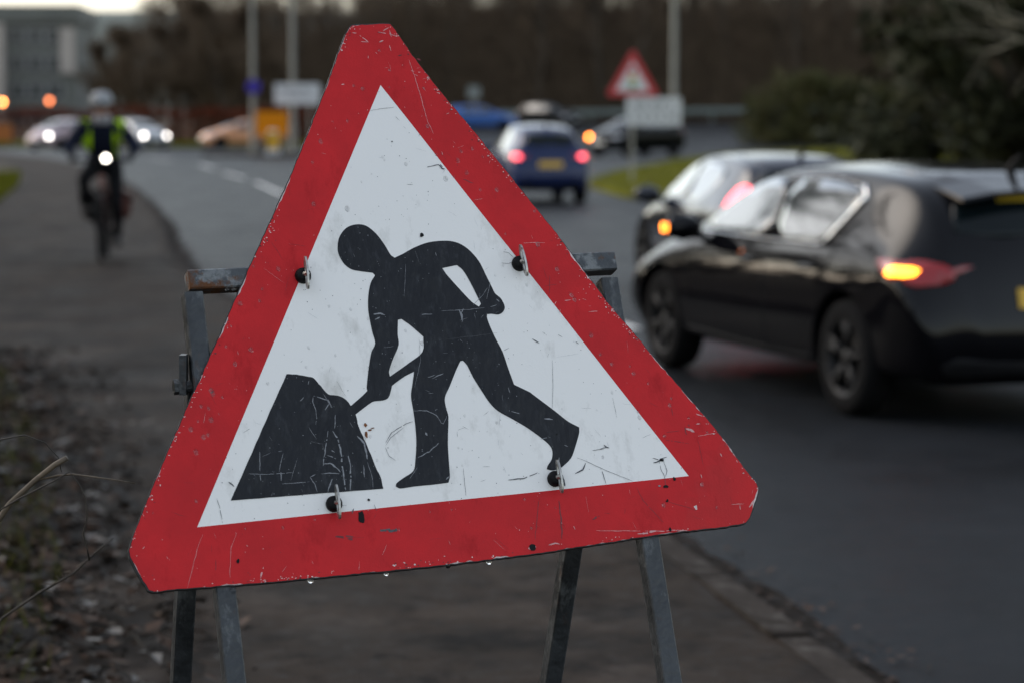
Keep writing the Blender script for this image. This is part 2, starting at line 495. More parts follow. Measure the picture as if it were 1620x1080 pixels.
# beech hedge behind the far cars
random.seed(5)
h = thing("beech_hedge", "long reddish brown beech hedge behind the far cars", "hedge", (-22, 132.6, .1))
mb = MB()
def ins():
    x = random.uniform(-19, 14.5); u = random.choice((0, 1, 2))
    top = 1.85 + .25 * noise.noise(Vector((x * .4, 0, 0)))
    if u == 0: return (x, -.7 + random.uniform(-.15, .25), random.uniform(0, top))
    if u == 1: return (x, random.uniform(-.7, .7), top + random.uniform(-.25, .12))
    return (x, random.uniform(-.6, .8), random.uniform(0, top))
leaf_cloud(mb, 16000, ins, .10); mb.build("foliage", M_beech, h)
mb = MB()
for i in range(130):
    x = -19 + 33.5 * (i + random.random() * .6) / 130; mb.tube([(x, 0, -.1), (x + random.uniform(-.2, .2), 0, 1.6)], [.03, .012], 4)
mb.build("stem", M_bark, h)
# bush on the verge
def leafy(name, label, cat, loc, rx, ry, H, n, size, m, clumps=26, group=None, trunks=5, tm=None, base=.15):
    t = thing(name, label, cat, loc, 0, group)
    cl = []
    for i in range(clumps):
        a = random.uniform(0, 6.28); rr = sqrt(random.random()); z = H * (base + (1 - base) * random.random())
        taper = sqrt(max(.08, 1 - (max(0, z / H - .35) / .68) ** 2))
        cl.append((Vector((cos(a) * rx * rr * taper, sin(a) * ry * rr * taper, z)), random.uniform(.16, .34) * min(rx, ry, H) * 1.25))
    mb = MB()
    def ins():
        c, r = random.choice(cl); d = Vector((random.gauss(0, 1), random.gauss(0, 1), random.gauss(0, .8))).normalized()
        p = c + d * r * random.random() ** .4
        return (p.x, p.y, max(.02, p.z))
    leaf_cloud(mb, n, ins, size); mb.build("foliage", m, t)
    tb = MB()
    for i in range(trunks):
        a = random.uniform(0, 6.28); r = random.uniform(0, .25) * rx
        c = random.choice(cl)[0]
        tb.tube([(cos(a) * r, sin(a) * r, -.1), Vector((cos(a) * r, sin(a) * r, 0)).lerp(c, .5) + Vector((0, 0, H * .1)), c], [.02 * H, .014 * H, .006 * H], 5)
    tb.build("trunk", tm or M_bark, t)
    return t
leafy("bush", "broad olive brown bush on the grass verge, left of the black evergreen", "bush", (15.0, 121, .1), 3.9, 2.2, 3.3, 16000, .12, M_bush, 80, base=.03)
leafy("bush", "low dark bush at the foot of the wood, above the side road", "bush", (20.5, 132, .6), 3.0, 2.0, 2.6, 5000, .12, M_bush, 36, base=.03)
leafy("evergreen_tree", "large near black evergreen tree filling the upper right corner", "tree", (13.2, 60, .05), 4.4, 3.6, 18, 70000, .17, M_ever, 260, trunks=9, base=.02)
leafy("evergreen_tree", "dark evergreen standing behind the large corner evergreen", "tree", (19.5, 76, .05), 5.4, 4.0, 19, 24000, .22, M_ever, 130, trunks=6, base=.02)
# bare branches hanging in at the upper right
bt = thing("bare_tree", "bare tree with pale branches reaching in at the upper right corner", "tree", (11.6, 41, .1))
mb, cr = MB(), MB()
tp = [Vector((0, 0, -.2)), Vector((.05, 0, 2)), Vector((-.1, .1, 4.2)), Vector((.1, 0, 6.5)), Vector((0, 0, 9))]
mb.tube(tp, [.22, .19, .15, .1, .04], 8)
random.seed(11)
for (z0, ex, ez) in ((1.5, -5.0, 3.85), (1.3, -4.2, 3.6), (1.1, -3.5, 3.9), (1.9, -3.2, 4.6), (3.0, -2.3, 5.8), (2.7, -1.5, 5.9), (3.6, 2.5, 6.0), (3.1, 1.9, 5.5), (2.0, -4.6, 2.9)):
    a = Vector((0, 0, z0)); b = Vector((ex, random.uniform(-1, 1), ez)); ps = []
    for k in range(7):
        s = k / 6; p = a.lerp(b, s); p.z += .5 * sin(s * pi) * (.5 if ex < 0 else 1); p += Vector((random.uniform(-.06, .06), 0, random.uniform(-.06, .06))) * (k > 0); ps.append(p)
    mb.tube(ps, [.05 - .0065 * k for k in range(7)], 5)
    for w in range(14):
        k = random.randint(1, 5); d = rnd_dir((b - a).normalized(), random.uniform(.3, .8)); L = random.uniform(.5, 1.4)
        cr.tube([ps[k], ps[k] + d * L * .5, ps[k] + rnd_dir(d, .3) * L], [.014, .01, .004], 4, cap=False)
mb.build("trunk", M_barkpale, bt); cr.build("crown", M_barkpale, bt)
# hedgerow along the left side of the pavement (mostly outside the frame)
hp = None
random.seed(3)
for k, y in enumerate((3.5, 7.5, 12, 16.5, 22, 28, 35, 45, 56, 68, 82)):
    o = -interp(PWID, y) - (3.2 if y < 40 else 4.6); p = koff(y, o, .12); s = random.uniform(.85, 1.15)
    if hp is None:
        hp = leafy("hedge_shrub", "dark shrub of the hedgerow left of the pavement", "shrub", p, 1.7, 2.6, 4.4, 9000, .075, M_ever, 34, "hedgerow shrubs along the left of the pavement", base=.04)
        hp.scale = (1, 1, s)
    else: dup(hp, p, random.uniform(0, 6), s)

# grass blades on the verges: one mass each
def blades(name, n, pick, h, w):
    mb = MB()
    for i in range(n):
        p = Vector(pick()); a = random.uniform(0, 6.28); e = Vector((cos(a), sin(a), 0)) * w; hh = h * random.uniform(.5, 1.3)
        tip = p + Vector((random.uniform(-.5, .5) * hh, random.uniform(-.5, .5) * hh, hh))
        mb.add([p - e, p + e, tip], [(0, 1, 2)])
    return tag(mb.build(name, M_blade), kind='stuff')
def in_poly(x, y, P):
    c = False; j = len(P) - 1
    for i in range(len(P)):
        if (P[i][1] > y) != (P[j][1] > y) and x < (P[j][0] - P[i][0]) * (y - P[i][1]) / (P[j][1] - P[i][1]) + P[i][0]: c = not c
        j = i
    return c
def vpick():
    while True:
        x, y = random.uniform(1.6, 18), random.uniform(22, 118)
        if in_poly(x, y, VERGE): return (x, y, .1)
blades("grass", 26000, vpick, .11, .012)
def lpick():
    y = random.uniform(36, 62); return koff(y, -interp(PWID, y) - abs(random.gauss(0, .5)) - .1, .11)
blades("verge_grass", 9000, lpick, .16, .012)
def fpick(): return (random.uniform(-40, -9), random.uniform(127.6, 131.5), .12)
def npick():
    y = 3.0 + 14 * random.random(); return koff(y, -interp(PWID, y) - abs(random.gauss(.25, .35)), .11)
blades("near_grass", 1500, npick, .09, .0022)
blades("far_grass", 6000, fpick, .16, .02)

# leaf litter at the left edge of the pavement
random.seed(17)
lit = MB()
for i in range(15000):
    y = 3.0 + 13 * random.random() ** 1.25
    w = interp(PWID, y); o = -w + random.gauss(-.3, .30)
    if random.random() < .05: o = -w + random.uniform(-.2, .55)
    if o > -.3: continue
    p = Vector(koff(y, o, .112 + random.uniform(0, .022)))
    a = random.uniform(0, 6.28); s = .008 + .045 * random.random() ** 2.2; d = Vector((cos(a), sin(a), random.uniform(-.45, .45))); e = Vector((-sin(a), cos(a), random.uniform(-.4, .4)))
    k = random.uniform(0, .012)
    r = random.random(); mi = 0 if r < .40 else (1 if r < .90 else 2)
    lit.add([p - d * s, p - d * s * .3 + e * s * .55 + Vector((0, 0, k)), p + d * s, p - d * s * .3 - e * s * .55 + Vector((0, 0, k)), p], [(0, 4, 1), (1, 4, 2), (2, 4, 3), (3, 4, 0)], mi)
for i in range(260):        # broken twigs lying in it
    y = 3.0 + 12 * random.random(); p = Vector(koff(y, -interp(PWID, y) + random.gauss(-.3, .3), .125)); a = random.uniform(0, 6.28); L = random.uniform(.04, .22)
    q = p + Vector((cos(a) * L, sin(a) * L, random.uniform(0, .03))); lit.tube([p, p.lerp(q, .5) + Vector((0, 0, .008)), q], [.003, .0025, .0015], 4, 0 if i % 3 else 1, cap=False)
for i in range(3000):       # scattered leaves and grit in the gutter
    y = 4 + 26 * random.random(); p = Vector(koff(y, random.gauss(.14, .1), .016)); a = random.uniform(0, 6.28); s = random.uniform(.006, .025)
    d = Vector((cos(a), sin(a), .15)); e = Vector((-sin(a), cos(a), random.uniform(-.3, .3)))
    lit.add([p - d * s, p + e * s * .5, p + d * s, p - e * s * .5], [(0, 1, 2, 3)], 0 if random.random() < .6 else 1)
tag(lit.build("leaf_litter", [M_leafbrown, M_leafdark, M_leafpale]), kind='stuff')

# ------------------------------------------------------------------ street furniture
def post_thing(name, label, cat, loc, H, r0, r1, m, arm=True):
    t = thing(name, label, cat, loc)
    mb = MB(); mb.tube([(0, 0, -.1), (0, 0, 1.2)], [r0 * 1.35, r0 * 1.35], 10); mb.build("base", m, t)
    mb = MB(); mb.tube([(0, 0, 1.2), (0, 0, H)], [r0, r1], 10); mb.build("post", m, t)
    mb = MB()
    if arm:
        mb.tube([(0, 0, H), (-.25, -.1, H + .25), (-1.3, -.4, H + .4)], [r1, r1 * .9, r1 * .7], 8); mb.build("arm", m, t)
        mb = MB(); mb.box((-1.6, -.5, H + .42), (.7, .28, .14)); mb.build("lantern", M_galv, t)
    return t
M_lamp = mat("lamp_post_paint", (.22, .22, .19), .6, var=.15, vscale=2)
post_thing("street_lamp", "pale grey lamp post behind the traffic signals warning sign", "street lamp", (8.53, 128, .35), 13, .15, .11, M_lamp)
post_thing("street_lamp", "slim lamp post behind the orange board, with the blue disc", "street lamp", (-10.65, 100, .1), 8, .1, .07, M_steelgrey)
post_thing("street_lamp", "lamp post rising behind the white direction sign", "street lamp", (-9.15, 101.5, .1), 8, .11, .08, M_steelgrey)

def flat_tri(mb, c, s, y, mi, round_=.0):
    pts = [(c[0] - s / 2, y, c[1]), (c[0] + s / 2, y, c[1]), (c[0], y, c[1] + s * .866)]
    mb.add(pts, [(0, 1, 2)], mi)
M_signred = mat("sign_red", (.42, .03, .035), .45)
M_signwhite = mat("sign_white", (.55, .56, .57), .45)
M_signback = mat("sign_back_grey", (.2, .2, .2), .6)
M_amber = mat("amber_disc", (.6, .35, .03), .5); M_green = mat("green_disc", (.03, .25, .08), .5)
M_ink = mat("black_ink", (.02, .02, .022), .5)
def prism(mb, pts, y0, y1, mi=0):   # polygon in xz, front face at y0 (towards camera)
    n = len(pts); mb.add([(a, y0, b) for a, b in pts] + [(a, y1, b) for a, b in pts], [tuple(range(n)), tuple(range(2 * n - 1, n - 1, -1))] + [(k, k + n, (k + 1) % n + n, (k + 1) % n) for k in range(n)], mi)
def disc_pts(cx, cz, r, n=16): return [(cx + r * cos(2*pi*k/n), cz + r * sin(2*pi*k/n)) for k in range(n)]
t = thing("warning_sign", "red edged triangular warning sign with traffic light symbol above a white plate", "road sign", (2.83, 57, .1))
mb = MB(); mb.tube([(0, .06, -.2), (0, .06, 3.05)], .038, 10); mb.build("post", M_steelgrey, t)
mb = MB(); prism(mb, [(-.56, 1.98), (-.6, 2.05), (-.04, 3.04), (.04, 3.04), (.6, 2.05), (.56, 1.98)], 0, .02); mb.build("sign_plate", M_signred, t)
mb = MB(); prism(mb, [(-.4, 2.1), (0, 2.8), (.4, 2.1)], -.004, -.001); mb.build("white_panel", M_signwhite, t)
mb = MB(); prism(mb, disc_pts(0, 2.56, .075), -.007, -.005); mb.build("red_disc", M_signred, t)
mb = MB(); prism(mb, disc_pts(0, 2.39, .075), -.007, -.005); mb.build("amber_disc", M_amber, t)
mb = MB(); prism(mb, disc_pts(0, 2.22, .075), -.007, -.005); mb.build("green_disc", M_green, t)
mb = MB(); mb.box((.5, .01, 1.62), (1.28, .02, .66)); mb.build("text_plate", M_signwhite, t)
mb = MB(); x = -.02
random.seed(2)
for zz in (1.76, 1.5):
    x = .02
    while x < .95:
        w = random.uniform(.05, .09); mb.box((x + w / 2, -.003, zz), (w, .004, .12)); x += w + random.choice((.04, .04, .12))
o_ = mb.build("text_line", mat("faded_ink", (.16, .16, .17), .5), t); o_['kind'] = 'stuff'

t = thing("direction_sign", "white rectangular direction sign on posts left of the main sign", "road sign", (-8.75, 99, .1))
mb = MB(); mb.tube([(-.5, .06, -.2), (-.5, .06, 2.85)], .04, 8); mb.build("post", M_steelgrey, t)
mb = MB(); mb.tube([(.5, .06, -.2), (.5, .06, 2.85)], .04, 8); mb.build("post", M_steelgrey, t)
mb = MB(); mb.box((0, 0, 2.42), (1.85, .03, .84)); mb.build("sign_plate", M_signwhite, t)
mb = MB()
for a, b, w, hh in ((-.62, 2.6, .12, .22), (-.2, 2.58, .5, .08), (.3, 2.58, .3, .08), (-.1, 2.38, .6, .08), (.4, 2.38, .25, .08)): mb.box((a, -.018, b), (w, .004, hh))
o_ = mb.build("text_line", mat("grey_ink", (.22, .22, .24), .5), t); o_['kind'] = 'stuff'
t = thing("blue_sign", "small round blue sign on the slim lamp post", "road sign", (-10.62, 99.86, 2.83))
mb = MB(); prism(mb, disc_pts(0, 0, .30, 24), -.01, .01); mb.build("sign_plate", mat("sign_blue", (.03, .015, .26), .45), t)
mb = MB(); mb.box((0, .03, 0), (.1, .05, .2)); mb.build("bracket", M_steelgrey, t)
t = thing("orange_board", "orange rectangular road works board on the traffic island", "road sign", (-9.72, 98.2, .1))
mb = MB(); mb.box((0, 0, 1.22), (1.32, .03, .98)); mb.build("board", mat("orange_sheet", (.60, .20, .006), .6, spec=.1), t)
for sx in (-.5, .5):
    mb = MB(); mb.bar((sx, .04, 0), (sx, .04, 1.7), .045, (0, 1, 0)); mb.build("leg", M_steelgrey, t)
    mb = MB(); mb.bar((sx, .04, 1.0), (sx, .75, 0), .04, (0, 1, 0)); mb.build("stay", M_steelgrey, t)
t = thing("bollard", "yellow traffic island bollard with pale base in front of the orange board", "bollard", (-9.6, 97.4, .1))
mb = MB(); mb.box((0, 0, .56), (.44, .26, .7)); mb.build("shell", mat("bollard_yellow", (.6, .33, .02), .4), t)
mb = MB(); mb.box((0, 0, .1), (.52, .34, .22)); mb.build("base", M_signwhite, t)
mb = MB(); mb.tube([(0, -.0, .91), (0, 0, .97)], [.22, .12], 12); mb.build("cap", M_signwhite, t)
t = thing("marker_post", "small pale sign on a thin post before the dark wood", "road sign", (-2.35, 150, 1.0))
mb = MB(); mb.tube([(0, .05, 0), (0, .05, 2.3)], .04, 8); mb.build("post", M_steelgrey, t)
mb = MB(); mb.box((0, 0, 2.1), (.75, .02, .75)); mb.build("sign_plate", mat("dull_plate", (.2, .22, .21), .6), t)
# guard rail beyond the side road
t = thing("guard_rail", "long grey guard rail along the far side road, in front of the wood", "guard rail", (0, 155.2, 1.22))
mb = MB()
prof = [(0, .42), (-.07, .47), (-.07, .53), (0, .58), (-.07, .63), (-.07, .70), (0, .75)]
n = 30; xs = [-8 + 52 * k / n for k in range(n + 1)]
mb.add([(x, a, b + .012 * max(0, x)) for x in xs for a, b in prof], [(i * 7 + j, i * 7 + j + 1, (i + 1) * 7 + j + 1, (i + 1) * 7 + j) for i in range(n) for j in range(6)])
mb.build("rail", M_galv, t)
pp = None
for k in range(20):
    x = -8 + 2.6 * k
    if pp is None: q = MB(); q.box((0, .06, .3), (.1, .1, .8)); pp = q.build("post", M_galv, t, loc=(x, 0, 0))
    else: dup(pp, loc=(x, 0, .012 * max(0, x)), parent=t)
# lit orange lamps at the left, beyond the hedge
M_or = glow("orange_lamp", (1, .26, .05), 14)
M_or2 = glow("dim_orange_lamp", (1, .22, .05), 5)
for (px_, pz, Y, m, r, lab) in ((8, 162, 139, M_or, .12, "bright orange lamp at the left edge in front of the pale tower"), (82, 160, 140, M_or2, .12, "dimmer orange lamp to the right of the edge lamp"), (159, 152, 141, M_or2, .06, "faint orange lamp above the cyclist's helmet")):
    X = (px_ - 810) / 3825 * Y; z = 1.6 + (185 - pz) / 3825 * Y
    t = thing("lamp_standard", lab, "lamp", (X, Y, .1))
    mb = MB(); mb.tube([(0, .03, 0), (0, .03, z)], .04, 8); mb.build("post", M_steelgrey, t)
    mb = MB(); mb.lathe([(0.001, -r), (r * .7, -r * .7), (r, 0), (r * .7, r * .7), (.001, r)], 12, Matrix.Translation((0, -.05, z - .1))); mb.build("bulb", m, t, True)
    mb = MB(); mb.lathe([(r * 1.3, 0), (r * .9, .12), (.001, .16)], 12, Matrix.Translation((0, 0, z + r - .08))); mb.build("hood", M_black, t)
t = thing("road_works_barrier", "dull orange barrier board at the left edge before the beech hedge", "barrier", (-26.6, 126.5, .02))
mb = MB(); mb.box((0, 0, .75), (1.1, .05, .9)); mb.build("board", mat("dull_orange", (.3, .09, .01), .6), t)
for sx in (-.45, .45): mb = MB(); mb.box((sx, .05, .6), (.06, .05, 1.2)); mb.build("leg", M_steelgrey, t)
# ------------------------------------------------------------------ cars
# rings of a hatchback body: floor edge, sill, widest, shoulder, rail, roof half, centre   (x forward, y left, z up)
RINGS = [
 [(1.95,.70,.20),(1.96,.72,.22),(1.98,.72,.24),(2.0,.66,.26),(2.03,.5,.27),(2.06,.28,.27),(2.07,0,.27)],
 [(1.72,.80,.20),(1.74,.84,.30),(1.80,.84,.42),(1.90,.76,.48),(2.05,.55,.5),(2.11,.28,.5),(2.13,0,.5)],
 [(1.52,.82,.2),(1.55,.87,.30),(1.6,.88,.55),(1.70,.82,.69),(1.91,.58,.74),(2.0,.28,.77),(2.03,0,.78)],
 [(1.2,.82,.2),(1.2,.88,.3),(1.2,.90,.60),(1.25,.82,.85),(1.4,.64,.90),(1.45,.3,.93),(1.46,0,.94)],
 [(.85,.82,.2),(.85,.88,.3),(.85,.90,.62),(.85,.83,.92),(1.0,.70,.97),(1.1,.36,1.0),(1.14,0,1.01)],
 [(.5,.82,.2),(.5,.88,.3),(.5,.90,.62),(.52,.84,.94),(.52,.64,1.2),(.60,.33,1.235),(.64,0,1.245)],
 [(.05,.82,.2),(.05,.88,.3),(.05,.90,.62),(.05,.845,.95),(-.02,.58,1.385),(.06,.3,1.425),(.08,0,1.435)],
 [(-.5,.82,.2),(-.5,.88,.3),(-.5,.90,.63),(-.5,.845,.96),(-.5,.58,1.425),(-.5,.3,1.455),(-.5,0,1.465)],
 [(-1.2,.82,.2),(-1.2,.88,.3),(-1.2,.905,.64),(-1.2,.84,.97),(-1.3,.56,1.39),(-1.35,.3,1.43),(-1.35,0,1.44)],
 [(-1.6,.80,.22),(-1.6,.87,.3),(-1.62,.89,.66),(-1.66,.82,.98),(-1.74,.55,1.33),(-1.80,.3,1.385),(-1.82,0,1.395)],
 [(-1.72,.8,.22),(-1.78,.86,.3),(-1.83,.87,.66),(-1.90,.78,.95),(-1.99,.60,.99),(-2.03,.3,1.0),(-2.04,0,1.0)],
 [(-1.85,.76,.22),(-1.95,.80,.32),(-2.0,.81,.52),(-2.05,.71,.63),(-2.09,.5,.66),(-2.10,.3,.66),(-2.10,0,.66)],
 [(-1.88,.72,.22),(-2.0,.75,.28),(-2.06,.73,.40),(-2.10,.63,.46),(-2.13,.45,.48),(-2.14,.25,.48),(-2.14,0,.48)],
 [(-1.90,.68,.22),(-1.96,.69,.23),(-2.0,.66,.24),(-2.03,.58,.25),(-2.05,.42,.25),(-2.06,.22,.25),(-2.06,0,.25)]]
for _r in RINGS:      # a flat door skin that turns sharply at the shoulder
    _a, _b = _r[2], _r[3]; _t = .74
    _r.insert(3, (_a[0] + (_b[0] - _a[0]) * _t, _a[1] + (_b[1] - _a[1]) * .16, _a[2] + (_b[2] - _a[2]) * _t))
    for _i, _t in ((5, .86), (7, .16)):      # tight edge along the roof rail
        _a, _b = _r[_i - 1], _r[_i]; _r.insert(_i, tuple(_a[q] + (_b[q] - _a[q]) * _t for q in range(3)))
WX = (1.28, -1.32)          # axle positions
def chaikin(P, it=2):
    for _ in range(it):
        Q = []
        for i in range(len(P)):
            a, b = Vector(P[i]), Vector(P[(i + 1) % len(P)]); Q += [a.lerp(b, .22), a.lerp(b, .78)]
        P = Q
    return [tuple(p) for p in P]
_carmesh = {}
def car_body(key, sx, sy, sz, tweak):
    if key in _carmesh: return _carmesh[key]
    bm = bmesh.new(); loops = []
    for ri, r in enumerate(RINGS):
        L = []
        for k, (x, y, z) in enumerate(r):
            x, y, z = tweak(ri, k, x, y, z); L.append((x * sx, y * sy, z * sz))
        full = [bm.verts.new(p) for p in L] + [bm.verts.new((p[0], -p[1], p[2])) for p in L[-2::-1]]
        loops.append(full)
    n = len(loops[0])
    for a, b in zip(loops, loops[1:]):
        for k in range(n):
            q = (k + 1) % n
            bm.faces.new((a[k], a[q], b[q], b[k]))
    bm.faces.new(loops[0][::-1]); bm.faces.new(loops[-1])
    bmesh.ops.recalc_face_normals(bm, faces=bm.faces)
    cl = bm.edges.layers.float.new("crease_edge")
    me = bpy.data.meshes.new("body"); bm.to_mesh(me); bm.free()
    o = bpy.data.objects.new("body_tmp", me); COL.objects.link(o)
    ss = o.modifiers.new("s", 'SUBSURF'); ss.levels = 2; ss.render_levels = 2
    dg = bpy.context.evaluated_depsgraph_get(); dg.update()
    sm = bpy.data.meshes.new_from_object(o.evaluated_get(dg))
    sb = bmesh.new(); sb.from_mesh(sm); bvh = BVHTree.FromBMesh(sb); sb.free()
    o.modifiers.clear(); o.data = sm
    # wheel arches
    cut = MB()
    for wx in WX:
        for s in (-1, 1):
            M = Matrix.Translation((wx * sx, s * .86 * sy, .315)) @ Matrix.Rotation(pi / 2, 4, 'X')
            cut.lathe([(.001, -.22), (.365, -.22), (.365, .22), (.001, .22)], 28, M)
    co = cut.build("cutter", M_black)
    bmc = bmesh.new(); bmc.from_mesh(co.data); bmesh.ops.remove_doubles(bmc, verts=bmc.verts, dist=.002); bmesh.ops.recalc_face_normals(bmc, faces=bmc.faces); bmc.to_mesh(co.data); bmc.free()
    sm.materials.clear(); sm.materials.append(M_black)
    b = o.modifiers.new("b", 'BOOLEAN'); b.object = co; b.operation = 'DIFFERENCE'; b.solver = 'EXACT'
    try: b.material_mode = 'TRANSFER'
    except Exception: pass
    dg.update()
    fm = bpy.data.meshes.new_from_object(o.evaluated_get(dg))
    bpy.data.objects.remove(o); bpy.data.objects.remove(co)
    fm.polygons.foreach_set("use_smooth", [True] * len(fm.polygons))
    try: fm.set_sharp_from_angle(angle=radians(38))
    except Exception: pass
    _carmesh[key] = (fm, bvh)
    return _carmesh[key]

def project_patch(bvh, poly, plane, off=.005, step=.06, mb=None, mi=0, skirt=.012):
    """poly: 2-D outline; plane(a,b) -> (origin, direction). Lays a skin of that outline on the body."""
    mb = mb or MB()
    xs = [p[0] for p in poly]; ys = [p[1] for p in poly]
    pts = [Vector(p) for p in poly]; n = len(pts)
    a = min(xs) + step / 2
    while a < max(xs):
        b = min(ys) + step / 2
        while b < max(ys):
            if in_poly(a, b, poly) and min((Vector((a, b)) - p).length for p in pts[:n]) > step * .4: pts.append(Vector((a, b)))
            b += step
        a += step
    V, E, F, *_ = delaunay_2d_cdt(pts, [(i, (i + 1) % n) for i in range(n)], [], 1, 1e-6)
    vs, ok, nr = [], [], []
    for v in V:
        o, d = plane(v.x, v.y)
        hit, nor, idx, dist = bvh.ray_cast(Vector(o), Vector(d).normalized())
        if hit is None:
            hit, nor, idx, dist = bvh.find_nearest(Vector(o))
            ok.append(False)
        else: ok.append(True)
        vs.append(hit + nor * off); nr.append(nor)
    fs = [f for f in F if all(ok[i] for i in f)]
    base = mb.add(vs, fs, mi); low = {}
    # skirt, so that the skin reads as an inset piece with an edge
    cnt = {}
    for f in fs:
        for i in range(len(f)):
            e = (f[i], f[(i + 1) % len(f)]); k = tuple(sorted(e)); cnt[k] = None if k in cnt else e
    be = [e for e in cnt.values() if e]
    for a_, b_ in be:
        for q in (a_, b_):
            if q not in low: low[q] = len(mb.v); mb.v.append(tuple(vs[q] - nr[q] * skirt))
        mb.f.append([base + a_, low[a_], low[b_], base + b_]); mb.m.append(mi)
    return mb
def side_plane(s): return lambda a, b: ((a, s * 3, b), (0, -s, 0))
def rear_plane(a, b): return ((-5, a, b), (1, 0, 0))
def front_plane(a, b): return ((5, a, b), (-1, 0, 0))
def flat_pane(mb, s):
    """side glass is nearly flat: ease the skin towards its own best plane"""
    V = [Vector(p) for p in mb.v]; n = len(V)
    A = [[0.0] * 4 for _ in range(3)]
    for p in V:
        r = (1, p.x, p.z)
        for i in range(3):
            for j in range(3): A[i][j] += r[i] * r[j]
            A[i][3] += r[i] * p.y
    for i in range(3):
        q = max(range(i, 3), key=lambda k: abs(A[k][i])); A[i], A[q] = A[q], A[i]
        for k in range(3):
            if k != i:
                f = A[k][i] / A[i][i]
                for j in range(4): A[k][j] -= f * A[i][j]
    a, b, c = (A[i][3] / A[i][i] for i in range(3))
    res = [(p.y - (a + b * p.x + c * p.z)) * s for p in V]; top = max(res)
    mb.v = [(p.x, p.y + s * .85 * (.7 * top - e), p.z) for p, e in zip(V, res)]
    return mb
def line_on(bvh, pts, plane, rad, mb, off=.004, n=4, sub=4):
    P = []
    for i in range(len(pts) - 1):
        for k in range(sub):
            t = k / sub; P.append((pts[i][0] + (pts[i + 1][0] - pts[i][0]) * t, pts[i][1] + (pts[i + 1][1] - pts[i][1]) * t))
    P.append(pts[-1]); Q = []
    for a, b in P:
        o, d = plane(a, b); hit, nor, *_ = bvh.ray_cast(Vector(o), Vector(d).normalized())
        if hit is not None: Q.append(hit + nor * off)
    if len(Q) > 1: mb.tube(Q, rad, n, cap=True)

_wheel = {}
def wheel_meshes(rimmat, key):
    if key in _wheel: return _wheel[key]
    M = Matrix.Rotation(pi / 2, 4, 'X')      # axis along y; outer face towards +... (mirrored by rotation)
    mb = MB(); R = .315
    mb.lathe([(.21, -.09), (.27, -.1), (R - .015, -.085), (R, -.05), (R, .05), (R - .015, .085), (.27, .1), (.21, .09)], 32, M)
    mb.lathe([(.21, .09), (.2, .02), (.2, -.09)], 32, M)
    w = bpy.data.meshes.new("wheel"); w.from_pydata(mb.v, [], mb.f); w.materials.append(M_rubber)
    w.polygons.foreach_set("use_smooth", [True] * len(w.polygons))
    rb = MB()
    rb.lathe([(.212, .092), (.19, .085), (.185, .03)], 32, M)
    rb.lathe([(.001, .075), (.045, .075), (.055, .05), (.055, .0)], 16, M)
    for k in range(5):
        for dlt in (-.13, .13):
            t = 2 * pi * k / 5; t2 = t + dlt
            a = Vector((.04 * cos(t), 0, .04 * sin(t))); b = Vector((.195 * cos(t2), 0, .195 * sin(t2)))
            rb.tube([a + Vector((0, -.055, 0)), b + Vector((0, -.078, 0))], [.02, .017], 6)
    rb.lathe([(.001, .012), (.185, .012), (.185, -.02)], 24, M, 1)
    r = bpy.data.meshes.new("rim"); r.from_pydata(rb.v, [], rb.f); r.materials.append(rimmat); r.materials.append(M_black)
    r.polygons.foreach_set("material_index", rb.m); r.polygons.foreach_set("use_smooth", [True] * len(r.polygons))
    _wheel[key] = (w, r); return _wheel[key]

